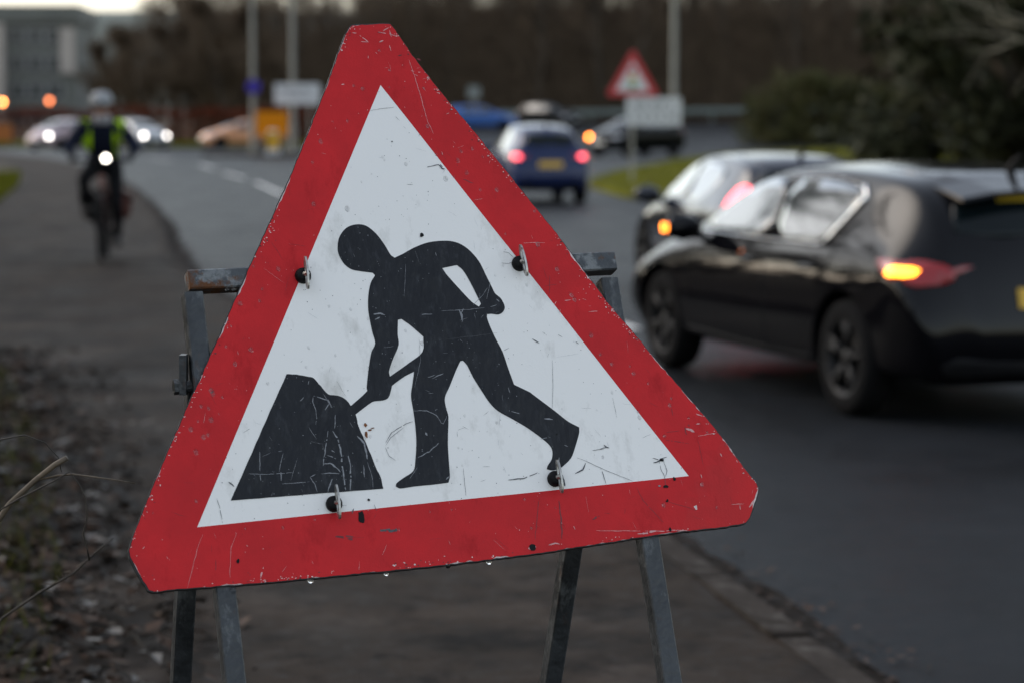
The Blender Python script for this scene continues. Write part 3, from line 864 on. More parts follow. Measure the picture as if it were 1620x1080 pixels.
def make_car(name, label, loc, heading, paint, dims=(4.25, 1.80, 1.46), key='hatch', tweak=None, rim='alloy', lights=(), chrome=False,
             plate='rear', rails=False, sticker=False, antenna=True, spoiler=False, wet=None):
    sx, sy, sz = dims[0] / 4.25, dims[1] / 1.80, dims[2] / 1.46
    tw = tweak or (lambda ri, k, x, y, z: (x, y, z))
    bmesh_, bvh = car_body((key, dims), sx, sy, sz, tw)
    t = thing(name, label, "car", loc, atan2(heading[1], heading[0]))
    me = bmesh_.copy(); me.materials.clear(); me.materials.append(paint); me.materials.append(M_black)
    link("body", me, t)
    S2 = lambda P: [(a * sx, b * sz) for a, b in P]
    SR = lambda P: [(a * sy, b * sz) for a, b in P]
    front_win = chaikin(S2([(.76, .995), (.50, 1.145), (.20, 1.29), (.02, 1.33), (-.26, 1.35), (-.29, .985)]), 1)
    rear_win = chaikin(S2([(-.36, .985), (-.33, 1.35), (-.80, 1.345), (-1.14, 1.305), (-1.235, 1.25), (-1.0, .995)]), 1)
    wind = chaikin(SR([(-.66, 1.035), (-.60, 1.20), (-.50, 1.355), (.50, 1.355), (.60, 1.20), (.66, 1.035)]), 1)
    rwin = chaikin(SR([(-.55, 1.05), (-.52, 1.2), (-.45, 1.305), (.45, 1.305), (.52, 1.2), (.55, 1.05)]), 1)
    for s in (1, -1):
        for P in (front_win, rear_win): flat_pane(project_patch(bvh, P, side_plane(s), .005, .06, None, 0, .03), s).build("side_window", M_glass, t, True)
    project_patch(bvh, wind, front_plane, .005).build("windscreen", M_glass if wet else M_glassdark, t, True)
    project_patch(bvh, rwin, rear_plane, .005).build("rear_window", M_glassdark, t, True)
    if chrome:
        for s in (1, -1):
            mb = MB(); line_on(bvh, S2([(.80, .975), (.3, .97), (-.3, .968), (-.95, .972), (-1.02, .985)]), side_plane(s), .007, mb, .004)
            line_on(bvh, S2([(-1.02, .985), (-1.10, 1.08), (-1.25, 1.26), (-1.17, 1.32)]), side_plane(s), .017, mb, .005)
            line_on(bvh, S2([(-1.17, 1.32), (-.8, 1.365), (-.28, 1.37), (.05, 1.35)]), side_plane(s), .003, mb, .003)
            mb.build("window_trim", M_chrome, t, True)
    # door gaps, handles, mirrors
    for s in (1, -1):
        for seam in ([(.82, .95), (.86, .70), (.84, .33), (-.2, .30), (-.32, .30), (-.32, .6), (-.315, .97)], [(-.32, .30), (-.9, .31), (-1.0, .55), (-1.12, .75), (-1.16, .97)]):
            mb = MB(); line_on(bvh, S2(seam), side_plane(s), .005, mb, .0, 4); mb.build("door_gap", M_black, t)
        for hx in (-.12, -.92):
            mb = MB(); line_on(bvh, S2([(hx + .1, .835), (hx - .1, .84)]), side_plane(s), .014, mb, .022, 6); mb.build("door_handle", paint, t, True)
        mb = MB(); m = Vector((.66 * sx, s * .985 * sy, 1.0 * sz))
        mb.lathe([(.001, -.07), (.07, -.06), (.10, -.01), (.09, .05), (.001, .07)], 10, Matrix.Translation(m) @ Matrix.Rotation(s * .15, 4, 'Z') @ Matrix.Diagonal((.75, 1.4, .85, 1)) @ Matrix.Rotation(pi / 2, 4, 'Y'))
        mb.tube([m + Vector((.02, -s * .03, -.04)), m + Vector((.03, -s * .20, -.07))], .025, 6); mo = mb.build("mirror", paint, t, True)
        if 'mirror_amber' in lights:
            mb = MB(); mb.box(m + Vector((.0, s * .115, .0)), (.07, .02, .05)); mb.build("mirror_lamp", GL_amber_small, mo)
    # lamps
    for s in (1, -1):
        amber = lights and 'amber_rear' in lights and s == 1
        red_on = 'tail' in lights
        mb = MB(); project_patch(bvh, chaikin(SR([(s * .60, .81), (s * .59, .895), (s * .76, .94), (s * .84, .90), (s * .84, .78)]), 1), rear_plane, .006, .04, mb)
        project_patch(bvh, chaikin(S2([(-2.02, .81), (-2.02, .92), (-1.70, .935), (-1.67, .92), (-1.84, .82)]), 1), side_plane(s), .006, .04, mb)
        tl = mb.build("tail_light", M_redlens, t, True)
        if red_on:
            mb = MB(); project_patch(bvh, chaikin(SR([(s * .63, .825), (s * .63, .90), (s * .79, .91), (s * .79, .825)]), 1), rear_plane, .012, .03, mb)
            if key == 'mid':               # tall corner lamp that wraps up the rear pillar
                project_patch(bvh, chaikin(S2([(-2.0, .86), (-1.93, 1.13), (-1.74, 1.15), (-1.72, 1.0), (-1.80, .87)]), 1), side_plane(s), .012, .04, mb)
            mb.build("lit_lamp", GL_red, tl, True)
        if amber:
            mb = MB(); project_patch(bvh, chaikin(S2([(-1.955, .838), (-1.955, .888), (-1.83, .892), (-1.815, .842)]), 1), side_plane(s), .011, .03, mb); mb.build("indicator", GL_amber, tl, True)
        mb = MB(); project_patch(bvh, chaikin(SR([(s * .47, .64), (s * .50, .71), (s * .80, .73), (s * .84, .66), (s * .78, .60)]), 1), front_plane, .006, .04, mb)
        project_patch(bvh, chaikin(S2([(1.98, .62), (1.98, .70), (1.60, .75), (1.55, .72), (1.75, .63)]), 1), side_plane(s), .006, .04, mb)
        hl = mb.build("headlight", M_clearlens, t, True)
        if 'head' in lights or ('head_left' in lights and s == 1) or ('head_right' in lights and s == -1):
            mb = MB(); c = bvh.ray_cast(Vector((5, s * .6 * sy, .66 * sz)), Vector((-1, 0, 0)))[0]
            mb.lathe([(.001, .05), (.06, .045), (.085, .0), (.085, -.03)], 16, Matrix.Translation(c) @ Matrix.Rotation(pi / 2, 4, 'Y')); mb.build("lit_lamp", GL_head, hl)
        if 'amber_front' in lights and s == -1:
            mb = MB(); c = bvh.ray_cast(Vector((5, s * .70 * sy, .66 * sz)), Vector((-1, 0, 0)))[0] + Vector((.0, s * .05, .0))
            mb.lathe([(.001, .07), (.06, .06), (.085, .0), (.08, -.06), (.001, -.07)], 14, Matrix.Translation(c) @ Matrix.Rotation(pi / 2, 4, 'Y')); mb.build("indicator", GL_amber_far, hl)
    # bumpers and grille
    project_patch(bvh, SR([(-.62, .27), (-.68, .36), (-.60, .40), (.60, .40), (.68, .36), (.62, .27)]), rear_plane, .006).build("rear_bumper_insert", M_black, t, True)
    project_patch(bvh, chaikin(SR([(-.5, .33), (-.55, .42), (-.45, .55), (.45, .55), (.55, .42), (.5, .33)]), 1), front_plane, .006).build("grille", M_black, t, True)
    for pl, yy, m in ((rear_plane, .60 if plate == 'low' else .72, M_numplate), (front_plane, .47, M_whiteplate)):
        project_patch(bvh, SR([(-.26, yy - .055), (-.26, yy + .055), (.26, yy + .055), (.26, yy - .055)]), pl, .012, .07).build("number_plate", m, t)
    if antenna:
        mb = MB(); c = bvh.ray_cast(Vector((-1.55 * sx, 0, 4)), Vector((0, 0, -1)))[0]
        mb.tube([c - Vector((-.05, 0, .02)), c + Vector((-.02, 0, .05)), c + Vector((-.09, 0, .09))], [.03, .02, .008], 6); mb.build("antenna", M_black, t)
    if sticker:
        project_patch(bvh, SR([(.26, 1.245), (.26, 1.30), (-.10, 1.30), (-.10, 1.245)]), rear_plane, .010, .05).build("window_sticker", mat("yellow_sticker", (.5, .34, .02), .5), t)
    if wet:                                   # rain-wet roof and bonnet panels, each with its own edge gap
        wp = mat("wet_" + paint.name, wet, .35, 0, spec=0, coat=1.0); wp.node_tree.nodes["Principled BSDF"].inputs["Coat Roughness"].default_value = .10; wp.node_tree.nodes["Principled BSDF"].inputs["Coat IOR"].default_value = 1.75
        top = lambda a, b_: ((a, b_, 4), (0, 0, -1))
        rp_ = chaikin([(-.02 * sx, -.48 * sy), (-1.70 * sx, -.50 * sy), (-1.78 * sx, 0), (-1.70 * sx, .50 * sy), (-.02 * sx, .48 * sy), (.04 * sx, 0)], 1)
        project_patch(bvh, rp_, top, .004, .08).build("roof", wp, t, True)
        bp_ = chaikin([(1.12 * sx, -.62 * sy), (1.80 * sx, -.60 * sy), (1.98 * sx, 0), (1.80 * sx, .60 * sy), (1.12 * sx, .62 * sy), (1.18 * sx, 0)], 1)
        project_patch(bvh, bp_, top, .004, .08).build("bonnet", wp, t, True)
    if spoiler:
        mb = MB(); w = .53 * sy; z0 = 1.375 * sz
        vs = []
        for yy in (-w, -w * .6, 0, w * .6, w):
            dz = -.05 * (yy / w) ** 2
            vs += [(-1.66 * sx, yy, z0 + dz + .012), (-1.93 * sx, yy * .96, z0 + dz - .045), (-1.94 * sx, yy * .96, z0 + dz - .065), (-1.78 * sx, yy * .96, z0 + dz - .07)]
        fs = [(i * 4 + k, i * 4 + (k + 1) % 4, i * 4 + 4 + (k + 1) % 4, i * 4 + 4 + k) for i in range(4) for k in range(4)] + [(3, 2, 1, 0), (16, 17, 18, 19)]
        mb.add(vs, fs); mb.build("spoiler", paint, t)
    # wheels
    wm, rm = wheel_meshes(M_rimdark if rim == 'dark' else M_rim, rim)
    for wx in WX:
        for s in (1, -1):
            w = link("wheel", wm, t, (wx * sx, s * .785 * sy, .315)); w.rotation_euler = (0, random.uniform(0, 6), 0 if s == -1 else pi)
            r = link("rim", rm, w)
    return t

def car_paint(name, col, metal=.3, rough=.25, coat_ior=1.45):
    m = mat(name, col, .4, metal, spec=0, coat=1.0); m.node_tree.nodes["Principled BSDF"].inputs["Coat Roughness"].default_value = .03; m.node_tree.nodes["Principled BSDF"].inputs["Coat IOR"].default_value = coat_ior; return m
GL_red = glow("lit_tail_lamp", (1, .09, .12), 3.0, (.3, .01, .015))
GL_amber = glow("lit_amber", (1, .24, .015), 6, (.5, .2, .02))
GL_amber_small = glow("lit_mirror_amber", (1, .22, .02), 9, (.5, .2, .02))
GL_amber_far = glow("lit_far_amber", (1, .22, .02), 14, (.5, .2, .02))
GL_head = glow("lit_headlamp", (1, .92, .86), 8)
def rounder(ri, k, x, y, z):      # small tall hatchback
    if ri in (2, 3, 4) and k >= 4: z += .02
    if ri in (9, 10) and k >= 5: z -= .025
    if ri == 7 and k >= 5: z += .02
    return x, y, z
def boxy(ri, k, x, y, z):         # squarer nose and tail, wider roof
    if 2 <= ri <= 3 and k >= 4: z += .055
    if ri == 4 and k >= 4: z += .03
    if ri == 1 and k >= 4: z += .05
    if ri in (1, 2) and k in (2, 3, 4): y *= 1.05; x += .04
    if ri in (10, 11) and k in (3, 4, 5): y *= 1.07; x -= .015
    if 5 <= ri <= 9 and k in (5, 6, 7): y *= 1.12
    return x, y, z
def suv(ri, k, x, y, z):
    if ri >= 9 and k >= 5 and ri <= 10: x -= .06
    if k >= 2 and 1 <= ri <= 4: z += .015
    return x, y, z
make_car("hatchback_car", "black hatchback with chrome window trim and lit amber rear indicator, nearest car", (2.19, 14.46, 0), (-.316, .949),
         car_paint("black_car_paint", (.003, .003, .004), .0, .18, 1.31), dims=(4.25, 1.80, 1.355), key='black', tweak=boxy, chrome=True, rim='alloy', lights=('amber_rear', 'mirror_amber'), plate='rear', sticker=True, spoiler=True, wet=(.004, .004, .005))
make_car("hatchback_car", "dark blue hatchback just ahead of the black car, its red tail lamp lit", (2.24, 22.2, 0), (-.19, .98),
         car_paint("dark_blue_paint", (.006, .008, .016), .1, .2, 1.6), (3.65, 1.62, 1.29), key='mid', wet=(.006, .008, .016), lights=('tail',))
make_car("hatchback_car", "small blue hatchback seen from behind with both red tail lamps lit", (.42, 46.4, 0), (-.16, .987),
         car_paint("blue_paint", (.006, .015, .065), .1, .25, 1.4), (3.75, 1.54, 1.46), key='small', tweak=rounder, wet=(.006, .015, .065), lights=('tail',), plate='rear')
make_car("hatchback_car", "silver pink car with one headlamp lit, far left behind the cyclist", (-21.9, 118, 0), (-.45, -.89),
         car_paint("silver_pink_paint", (.30, .22, .24), .3, .3), (3.9, 1.72, 1.47), key='small', tweak=rounder, lights=('head_left',))
make_car("hatchback_car", "silver car with two lit headlamps to the right of the cyclist's helmet", (-18.6, 121, 0), (.55, -.835),
         car_paint("silver_paint", (.30, .31, .32), .4, .3), key='hatch', lights=('head',))
make_car("hatchback_car", "peach orange car partly hidden behind the orange board", (-13.7, 122.5, 0), (-.92, -.39),
         car_paint("peach_paint", (.55, .27, .14), .1, .3), key='hatch')
make_car("hatchback_car", "bright blue car crossing far off behind the main sign", (-1.7, 140, .8), (1, -.05),
         car_paint("bright_blue_paint", (.03, .10, .32), .2, .3), key='hatch', lights=('head_left',))
make_car("hatchback_car", "black car following the bright blue one on the far side road", (2.3, 146.5, .98), (.75, -.66),
         car_paint("far_black_paint", (.008, .009, .010), .0, .3, 1.25), key='mid')
make_car("offroad_car", "dark tall car with lit amber indicator behind the warning sign's white plate", (5.0, 98, .0), (-.72, -.69),
         car_paint("dark_suv_paint", (.004, .005, .006), .0, .3, 1.2), (4.4, 1.85, 1.72), key='suv', tweak=suv, lights=('amber_front',))

# ------------------------------------------------------------------ cyclist
def skin(name, pts, edges, mats, parent, sub=2, root=0, matfn=None):
    """pts: name -> (xyz, radius)"""
    names = list(pts); idx = {k: i for i, k in enumerate(names)}
    me = bpy.data.meshes.new(name); me.from_pydata([pts[k][0] for k in names], [(idx[a], idx[b]) for a, b in edges], [])
    o = bpy.data.objects.new(name, me); COL.objects.link(o)
    o.modifiers.new("skin", 'SKIN')
    for i, k in enumerate(names):
        r = pts[k][1]; me.skin_vertices[0].data[i].radius = r if isinstance(r, tuple) else (r, r)
        me.skin_vertices[0].data[i].use_root = (i == root)
    s = o.modifiers.new("sub", 'SUBSURF'); s.levels = sub; s.render_levels = sub
    dg = bpy.context.evaluated_depsgraph_get(); dg.update()
    nm = bpy.data.meshes.new_from_object(o.evaluated_get(dg)); bpy.data.objects.remove(o)
    for m in mats: nm.materials.append(m)
    nm.polygons.foreach_set("use_smooth", [True] * len(nm.polygons))
    if matfn: nm.polygons.foreach_set("material_index", [matfn(p.center) for p in nm.polygons])
    return link(name, nm, parent)
M_skin = mat("skin", (.42, .24, .17), .5); M_trouser = mat("black_trousers", (.009, .009, .010), .9, spec=.05, var=.3, vscale=12)
M_jacket = mat("navy_jacket", (.011, .014, .026), .8, spec=.06, var=.3, vscale=10); M_hivis = mat("hivis_yellow", (.45, .72, .012), .7, spec=.1)
M_glove = mat("black_glove", (.02, .02, .022), .7); M_helmet = mat("pale_helmet", (.26, .27, .28), .4); M_scarf = mat("grey_scarf", (.28, .27, .28), .9)
M_shoe = mat("dark_shoe", (.02, .018, .018), .6); M_bag = mat("black_bag", (.010, .009, .009), .85, spec=.08); M_frame = mat("bike_frame_paint", (.09, .02, .012), .35)
CY = (-4.32, 25.6, .115); CYR = atan2(-.97, .10)
b = thing("bicycle", "bicycle with lit front lamp ridden along the pavement towards the camera", "bicycle", CY, CYR)
def bwheel(x):
    w = MB(); M = Matrix.Translation((x, 0, .345)) @ Matrix.Rotation(pi / 2, 4, 'X')
    w.lathe([(.325, 0)] + [(.328 + .019 * (1 - cos(2*pi*k/8)), .02 * sin(2*pi*k/8)) for k in range(1, 9)], 40, M)
    o = w.build("wheel", M_rubber, b, True)
    r = MB(); r.lathe([(.31, -.012), (.326, -.012), (.326, .012), (.31, .012), (.31, -.012)], 40, M); r.build("rim", M_black, o, True)
    s = MB()
    for k in range(28):
        t = 2 * pi * k / 28; yo = .03 * (-1) ** k
        s.tube([(x + .02 * cos(t + .5), yo, .345 + .02 * sin(t + .5)), (x + .312 * cos(t), 0, .345 + .312 * sin(t))], .0013, 3, cap=False)
    s.build("spokes", M_rim, o); h_ = MB(); h_.tube([(x, -.05, .345), (x, .05, .345)], .022, 10); h_.build("hub", M_rim, o)
bwheel(.55); bwheel(-.50)
f = MB(); BB = (-.06, 0, .29); ST = (-.22, 0, .84); HT = (.36, 0, .88); HB = (.40, 0, .72)
f.tube([BB, HB], .019, 8); f.tube([BB, ST], .017, 8); f.tube([ST, HT], .017, 8); f.tube([HB, HT], .02, 8)
for s in (-1, 1): f.tube([BB, (-.28, s * .05, .32), (-.50, s * .065, .345)], .011, 6); f.tube([ST, (-.36, s * .05, .58), (-.50, s * .065, .345)], .009, 6)
f.build("frame", M_frame, b, True)
f = MB()
for s in (-1, 1): f.tube([(.40, s * .05, .72), (.44, s * .055, .60), (.55, s * .06, .345)], .012, 6)
f.tube([(.40, -.05, .72), (.40, .05, .72)], .016, 6); f.build("fork", M_black, b, True)
f = MB(); f.tube([(.36, 0, .88), (.34, 0, 1.02), (.40, 0, 1.04)], .016, 8); f.tube([(.30, -.31, 1.03), (.37, -.2, 1.04), (.40, 0, 1.04), (.37, .2, 1.04), (.30, .31, 1.03)], .013, 8); f.build("handlebar", M_black, b, True)
for s in (-1, 1): f = MB(); f.tube([(.33, s * .25, 1.035), (.295, s * .325, 1.028)], .018, 8); f.build("grip", M_rubber, b, True)
f = MB(); f.tube([ST, (-.245, 0, .93)], .013, 8); f.build("seat_post", M_rim, b)
f = MB(); f.tube([(-.40, 0, .955), (-.33, 0, .96), (-.22, 0, .955), (-.10, 0, .945)], [.05, .075, .045, .02], 10); f.build("saddle", M_black, b, True)
f = MB(); ca = radians(100)
PR = (BB[0] + .17 * cos(ca), -.16, BB[2] + .17 * sin(ca)); PL = (BB[0] - .17 * cos(ca), .16, BB[2] - .17 * sin(ca))
f.tube([(BB[0], -.08, BB[2]), (BB[0], .08, BB[2])], .02, 8); f.tube([(BB[0], -.08, BB[2]), (PR[0], -.09, PR[2])], .012, 6); f.tube([(BB[0], .08, BB[2]), (PL[0], .09, PL[2])], .012, 6); f.build("crank", M_rim, b)
for P in (PR, PL): f = MB(); f.box(P, (.1, .09, .022)); f.build("pedal", M_black, b)
f = MB(); f.lathe([(.09, -.06), (.09, -.055), (.001, -.055)], 24, Matrix.Translation((BB[0], 0, BB[2])) @ Matrix.Rotation(pi / 2, 4, 'X')); f.build("chainring", M_rim, b)
f = MB(); f.tube([(.55 + .37 * cos(t), 0, .345 + .37 * sin(t)) for t in [radians(40 + 12 * k) for k in range(12)]], .022, 6); f.build("mudguard", M_black, b, True)
f = MB()
f.tube([(-.2, .07, .66), (-.66, .08, .68)], .006, 5); f.tube([(-.2, -.07, .66), (-.66, -.08, .68)], .006, 5); f.tube([(-.66, .08, .68), (-.66, -.08, .68)], .006, 5); f.tube([(-.5, .09, .345), (-.5, .08, .67)], .006, 5); f.tube([(-.5, -.09, .345), (-.5, -.08, .67)], .006, 5)
f.build("rack", M_black, b)
f = MB(); f.tube([(.40, 0.06, 1.06), (.46, .06, 1.055)], [.034, .04], 12); lb = f.build("front_lamp", M_black, b)
f = MB(); f.lathe([(.001, .018), (.015, .014), (.026, 0), (.026, -.01)], 14, Matrix.Translation((.468, .06, 1.055)) @ Matrix.Rotation(pi / 2, 4, 'Y')); f.build("lens", glow("bike_lamp", (1, .93, .82), 9), lb)
for s, lab in ((-1, "black pannier bag on the left in the photo, on the bicycle's rack"), (1, "dark reddish pannier bag on the right in the photo, on the bicycle's rack")):
    q = thing("pannier_bag", lab, "bag", CY, CYR)
    mb = MB(); M_ = M_bag if s < 0 else mat("red_bag", (.07, .018, .012), .75)
    vs = [(-.68, s * .10, .36), (-.34, s * .10, .36), (-.32, s * .10, .70), (-.70, s * .10, .70), (-.66, s * .25, .39), (-.36, s * .25, .39), (-.34, s * .27, .66), (-.68, s * .27, .66)]
    mb.add(vs, [(0, 1, 2, 3), (4, 5, 6, 7), (0, 1, 5, 4), (1, 2, 6, 5), (2, 3, 7, 6), (3, 0, 4, 7)])
    bm = bmesh.new(); o = mb.build("bag_body", M_, q, True); bm.from_mesh(o.data); bmesh.ops.recalc_face_normals(bm, faces=bm.faces); bmesh.ops.bevel(bm, geom=bm.edges[:], offset=.035, segments=2, affect='EDGES'); bm.to_mesh(o.data); bm.free()
    mb = MB(); mb.add([(-.70, s * .095, .715), (-.32, s * .095, .715), (-.33, s * .285, .68), (-.69, s * .285, .68), (-.33, s * .285, .56), (-.69, s * .285, .56)], [(0, 1, 2, 3), (3, 2, 4, 5)]); mb.build("flap", M_, q)
p = thing("person", "cyclist in pale helmet and dark jacket with yellow hi-vis bands, riding towards camera", "person", CY, CYR)
hipz = .99
pts = {'pelvis': ((-.24, 0, hipz), (.15, .13)), 'waist': ((-.18, 0, 1.12), (.14, .12)), 'chest': ((-.05, 0, 1.29), (.17, .13)), 'neckb': ((.04, 0, 1.42), (.085, .075)), 'neck': ((.075, 0, 1.48), .055), 'head': ((.105, 0, 1.575), (.082, .095)), 'crown': ((.10, 0, 1.655), (.07, .08)),
 'hl': ((-.20, .11, .95), .105), 'kl': ((.08, .14, .60), (.068, .07)), 'cl': ((.0, .145, .42), .058), 'al': ((-.09, .14, .20), .042), 'fl': ((.04, .155, .145), (.042, .03)),
 'hr': ((-.20, -.11, .95), .105), 'kr': ((.24, -.19, .83), (.068, .07)), 'cr': ((.14, -.18, .68), .058), 'ar': ((-.06, -.15, .53), .042), 'fr': ((.07, -.16, .49), (.042, .03)),
 'sl': ((.03, .19, 1.37), .075), 'el': ((.10, .34, 1.16), .05), 'wl': ((.245, .295, 1.075), .033), 'sr': ((.03, -.19, 1.37), .075), 'er': ((.10, -.34, 1.16), .05), 'wr': ((.245, -.295, 1.075), .033)}
ed = [('pelvis', 'waist'), ('waist', 'chest'), ('chest', 'neckb'), ('neckb', 'neck'), ('neck', 'head'), ('head', 'crown'), ('pelvis', 'hl'), ('hl', 'kl'), ('kl', 'cl'), ('cl', 'al'), ('al', 'fl'), ('pelvis', 'hr'), ('hr', 'kr'), ('kr', 'cr'), ('cr', 'ar'), ('ar', 'fr'), ('chest', 'sl'), ('sl', 'el'), ('el', 'wl'), ('chest', 'sr'), ('sr', 'er'), ('er', 'wr')]
for s, c in ((1, 'l'), (-1, 'r')):       # gloved hands closed round the grips
    pts['palm' + c] = ((.275, s * .285, 1.058), (.032, .018)); ed.append(('w' + c, 'palm' + c))
    for k in range(4):
        yy = s * (.258 + .021 * k); a, b2, c2 = f'f{k}a{c}', f'f{k}b{c}', f'f{k}c{c}'
        pts[a] = ((.318, yy, 1.062), .0095); pts[b2] = ((.345 - .004 * k, yy, 1.035), .009); pts[c2] = ((.325, yy, 1.008), .0085)
        ed += [('palm' + c, a), (a, b2), (b2, c2)]
    pts['ta' + c] = ((.285, s * .245, 1.035), .0105); pts['tb' + c] = ((.315, s * .238, 1.012), .0095); ed += [('palm' + c, 'ta' + c), ('ta' + c, 'tb' + c)]
def bmat(c):
    if c.z > 1.45 and abs(c.y) < .15: return 0
    if c.z > .9 and c.x > .25: return 2
    if c.z > 1.05: return 3
    if (c.y > 0 and c.z < .21) or (c.y < 0 and c.z < .55 and c.x > -.1): return 4
    return 1
skin("body", pts, ed, [M_skin, M_trouser, M_glove, M_jacket, M_shoe], p, 2, 0, bmat)
jk = {'w0': ((-.25, 0, 1.02), (.175, .16)), 'w1': ((-.18, 0, 1.14), (.175, .155)), 'ch': ((-.05, 0, 1.29), (.20, .16)), 'nb': ((.035, 0, 1.41), (.11, .10)), 'sl': ((.02, .20, 1.37), .092), 'el': ((.10, .355, 1.165), .07), 'wl': ((.225, .305, 1.085), .045), 'sr': ((.02, -.20, 1.37), .092), 'er': ((.10, -.355, 1.165), .07), 'wr': ((.225, -.305, 1.085), .045)}
skin("jacket", jk, [('w0', 'w1'), ('w1', 'ch'), ('ch', 'nb'), ('ch', 'sl'), ('sl', 'el'), ('el', 'wl'), ('ch', 'sr'), ('sr', 'er'), ('er', 'wr')], [M_jacket], p, 2)
jo = p.children[-1]
jb = bmesh.new(); jb.from_mesh(jo.data); jbv = BVHTree.FromBMesh(jb); jb.free()
for s in (1, -1):                         # hi-vis bands down the chest
    mb = project_patch(jbv, chaikin([(s * .12, 1.03), (s * .115, 1.30), (s * .13, 1.47), (s * .225, 1.47), (s * .22, 1.30), (s * .19, 1.03)], 1), lambda a, b_: ((3, a, b_), (-1, 0, 0)), .012, .04)
    mb.build("hi_vis_band", M_hivis, p, True)
mb = MB(); mb.lathe([(.075, 1.405), (.10, 1.43), (.098, 1.475), (.08, 1.51), (.05, 1.52)], 18, Matrix.Translation((.06, 0, 0))); mb.build("scarf", M_scarf, p, True)
HM = Matrix.Translation((.10, 0, 1.635)) @ Matrix.Rotation(radians(8), 4, 'Y')
mb = MB(); mb.lathe([(.10, -.03), (.122, -.015), (.122, .03), (.105, .075), (.07, .105), (.001, .118)], 22, HM @ Matrix.Diagonal((1.2, .95, 1, 1))); ho = mb.build("helmet", M_helmet, p, True)
for yy in (-.06, 0, .06):
    mb = MB(); mb.tube([HM @ Vector((.13 - abs(yy) * .3, yy, .03)), HM @ Vector((.09, yy, .098 - abs(yy) * .25)), HM @ Vector((-.06, yy, .113 - abs(yy) * .3))], .010, 5); mb.build("vent", M_black, ho)
mb = MB()
for s in (1, -1): mb.tube([(.10, s * .102, 1.62), (.125, s * .09, 1.56), (.15, s * .02, 1.50)], .006, 5)
mb.build("chin_strap", M_black, p)
mb = MB()                                   # face: glasses, nose, ears, mouth
for s in (1, -1): mb.tube([(.196, s * .012, 1.59), (.20, s * .035, 1.592), (.19, s * .062, 1.592), (.10, s * .088, 1.595)], [.014, .02, .016, .005], 6)
mb.build("glasses", M_black, p, True)
mb = MB(); mb.tube([(.185, 0, 1.59), (.208, 0, 1.56), (.19, 0, 1.548)], [.010, .014, .012], 7)
for s in (1, -1): mb.tube([(.10, s * .088, 1.60), (.09, s * .098, 1.58), (.10, s * .09, 1.555)], [.012, .016, .010], 6)
mb.build("face", M_skin, p, True)
mb = MB(); mb.tube([(.178, -.025, 1.522), (.186, 0, 1.52), (.178, .025, 1.522)], .006, 5); mb.build("mouth", mat("lips", (.3, .11, .09), .5), p)
# ------------------------------------------------------------------ the road works sign (all lengths below in millimetres of its own plane)
OUTLINE=[(-33.5, 562.5), (-27.7, 565.6), (16.8, 565.4), (29.5, 565.4), (34.7, 564.0), (41.4, 553.7), (62.3, 508.2), (101.1, 437.6), (151.0, 357.7), (248.2, 187.8), (311.0, 66.7), (426.1, -115.7), (491.0, -222.0), (510.6, -248.0), (513.7, -258.8), (505.4, -275.6), (488.4, -301.8), (479.9, -310.1), (437.4, -313.6), (274.9, -317.7), (116.8, -322.6), (-36.1, -323.5), (-174.4, -320.8), (-328.1, -316.9), (-440.3, -312.0), (-474.6, -311.6), (-480.6, -308.1), (-490.5, -286.2), (-501.2, -256.7), (-500.8, -247.3), (-491.2, -224.8), (-456.3, -161.8), (-416.4, -93.4), (-381.2, -34.0), (-324.0, 59.4), (-251.4, 180.8), (-170.5, 313.0), (-83.5, 469.2), (-52.4, 531.3)]
INNER=[(0.7, 459.3), (-397.5, -223.9), (390.5, -229.1)]
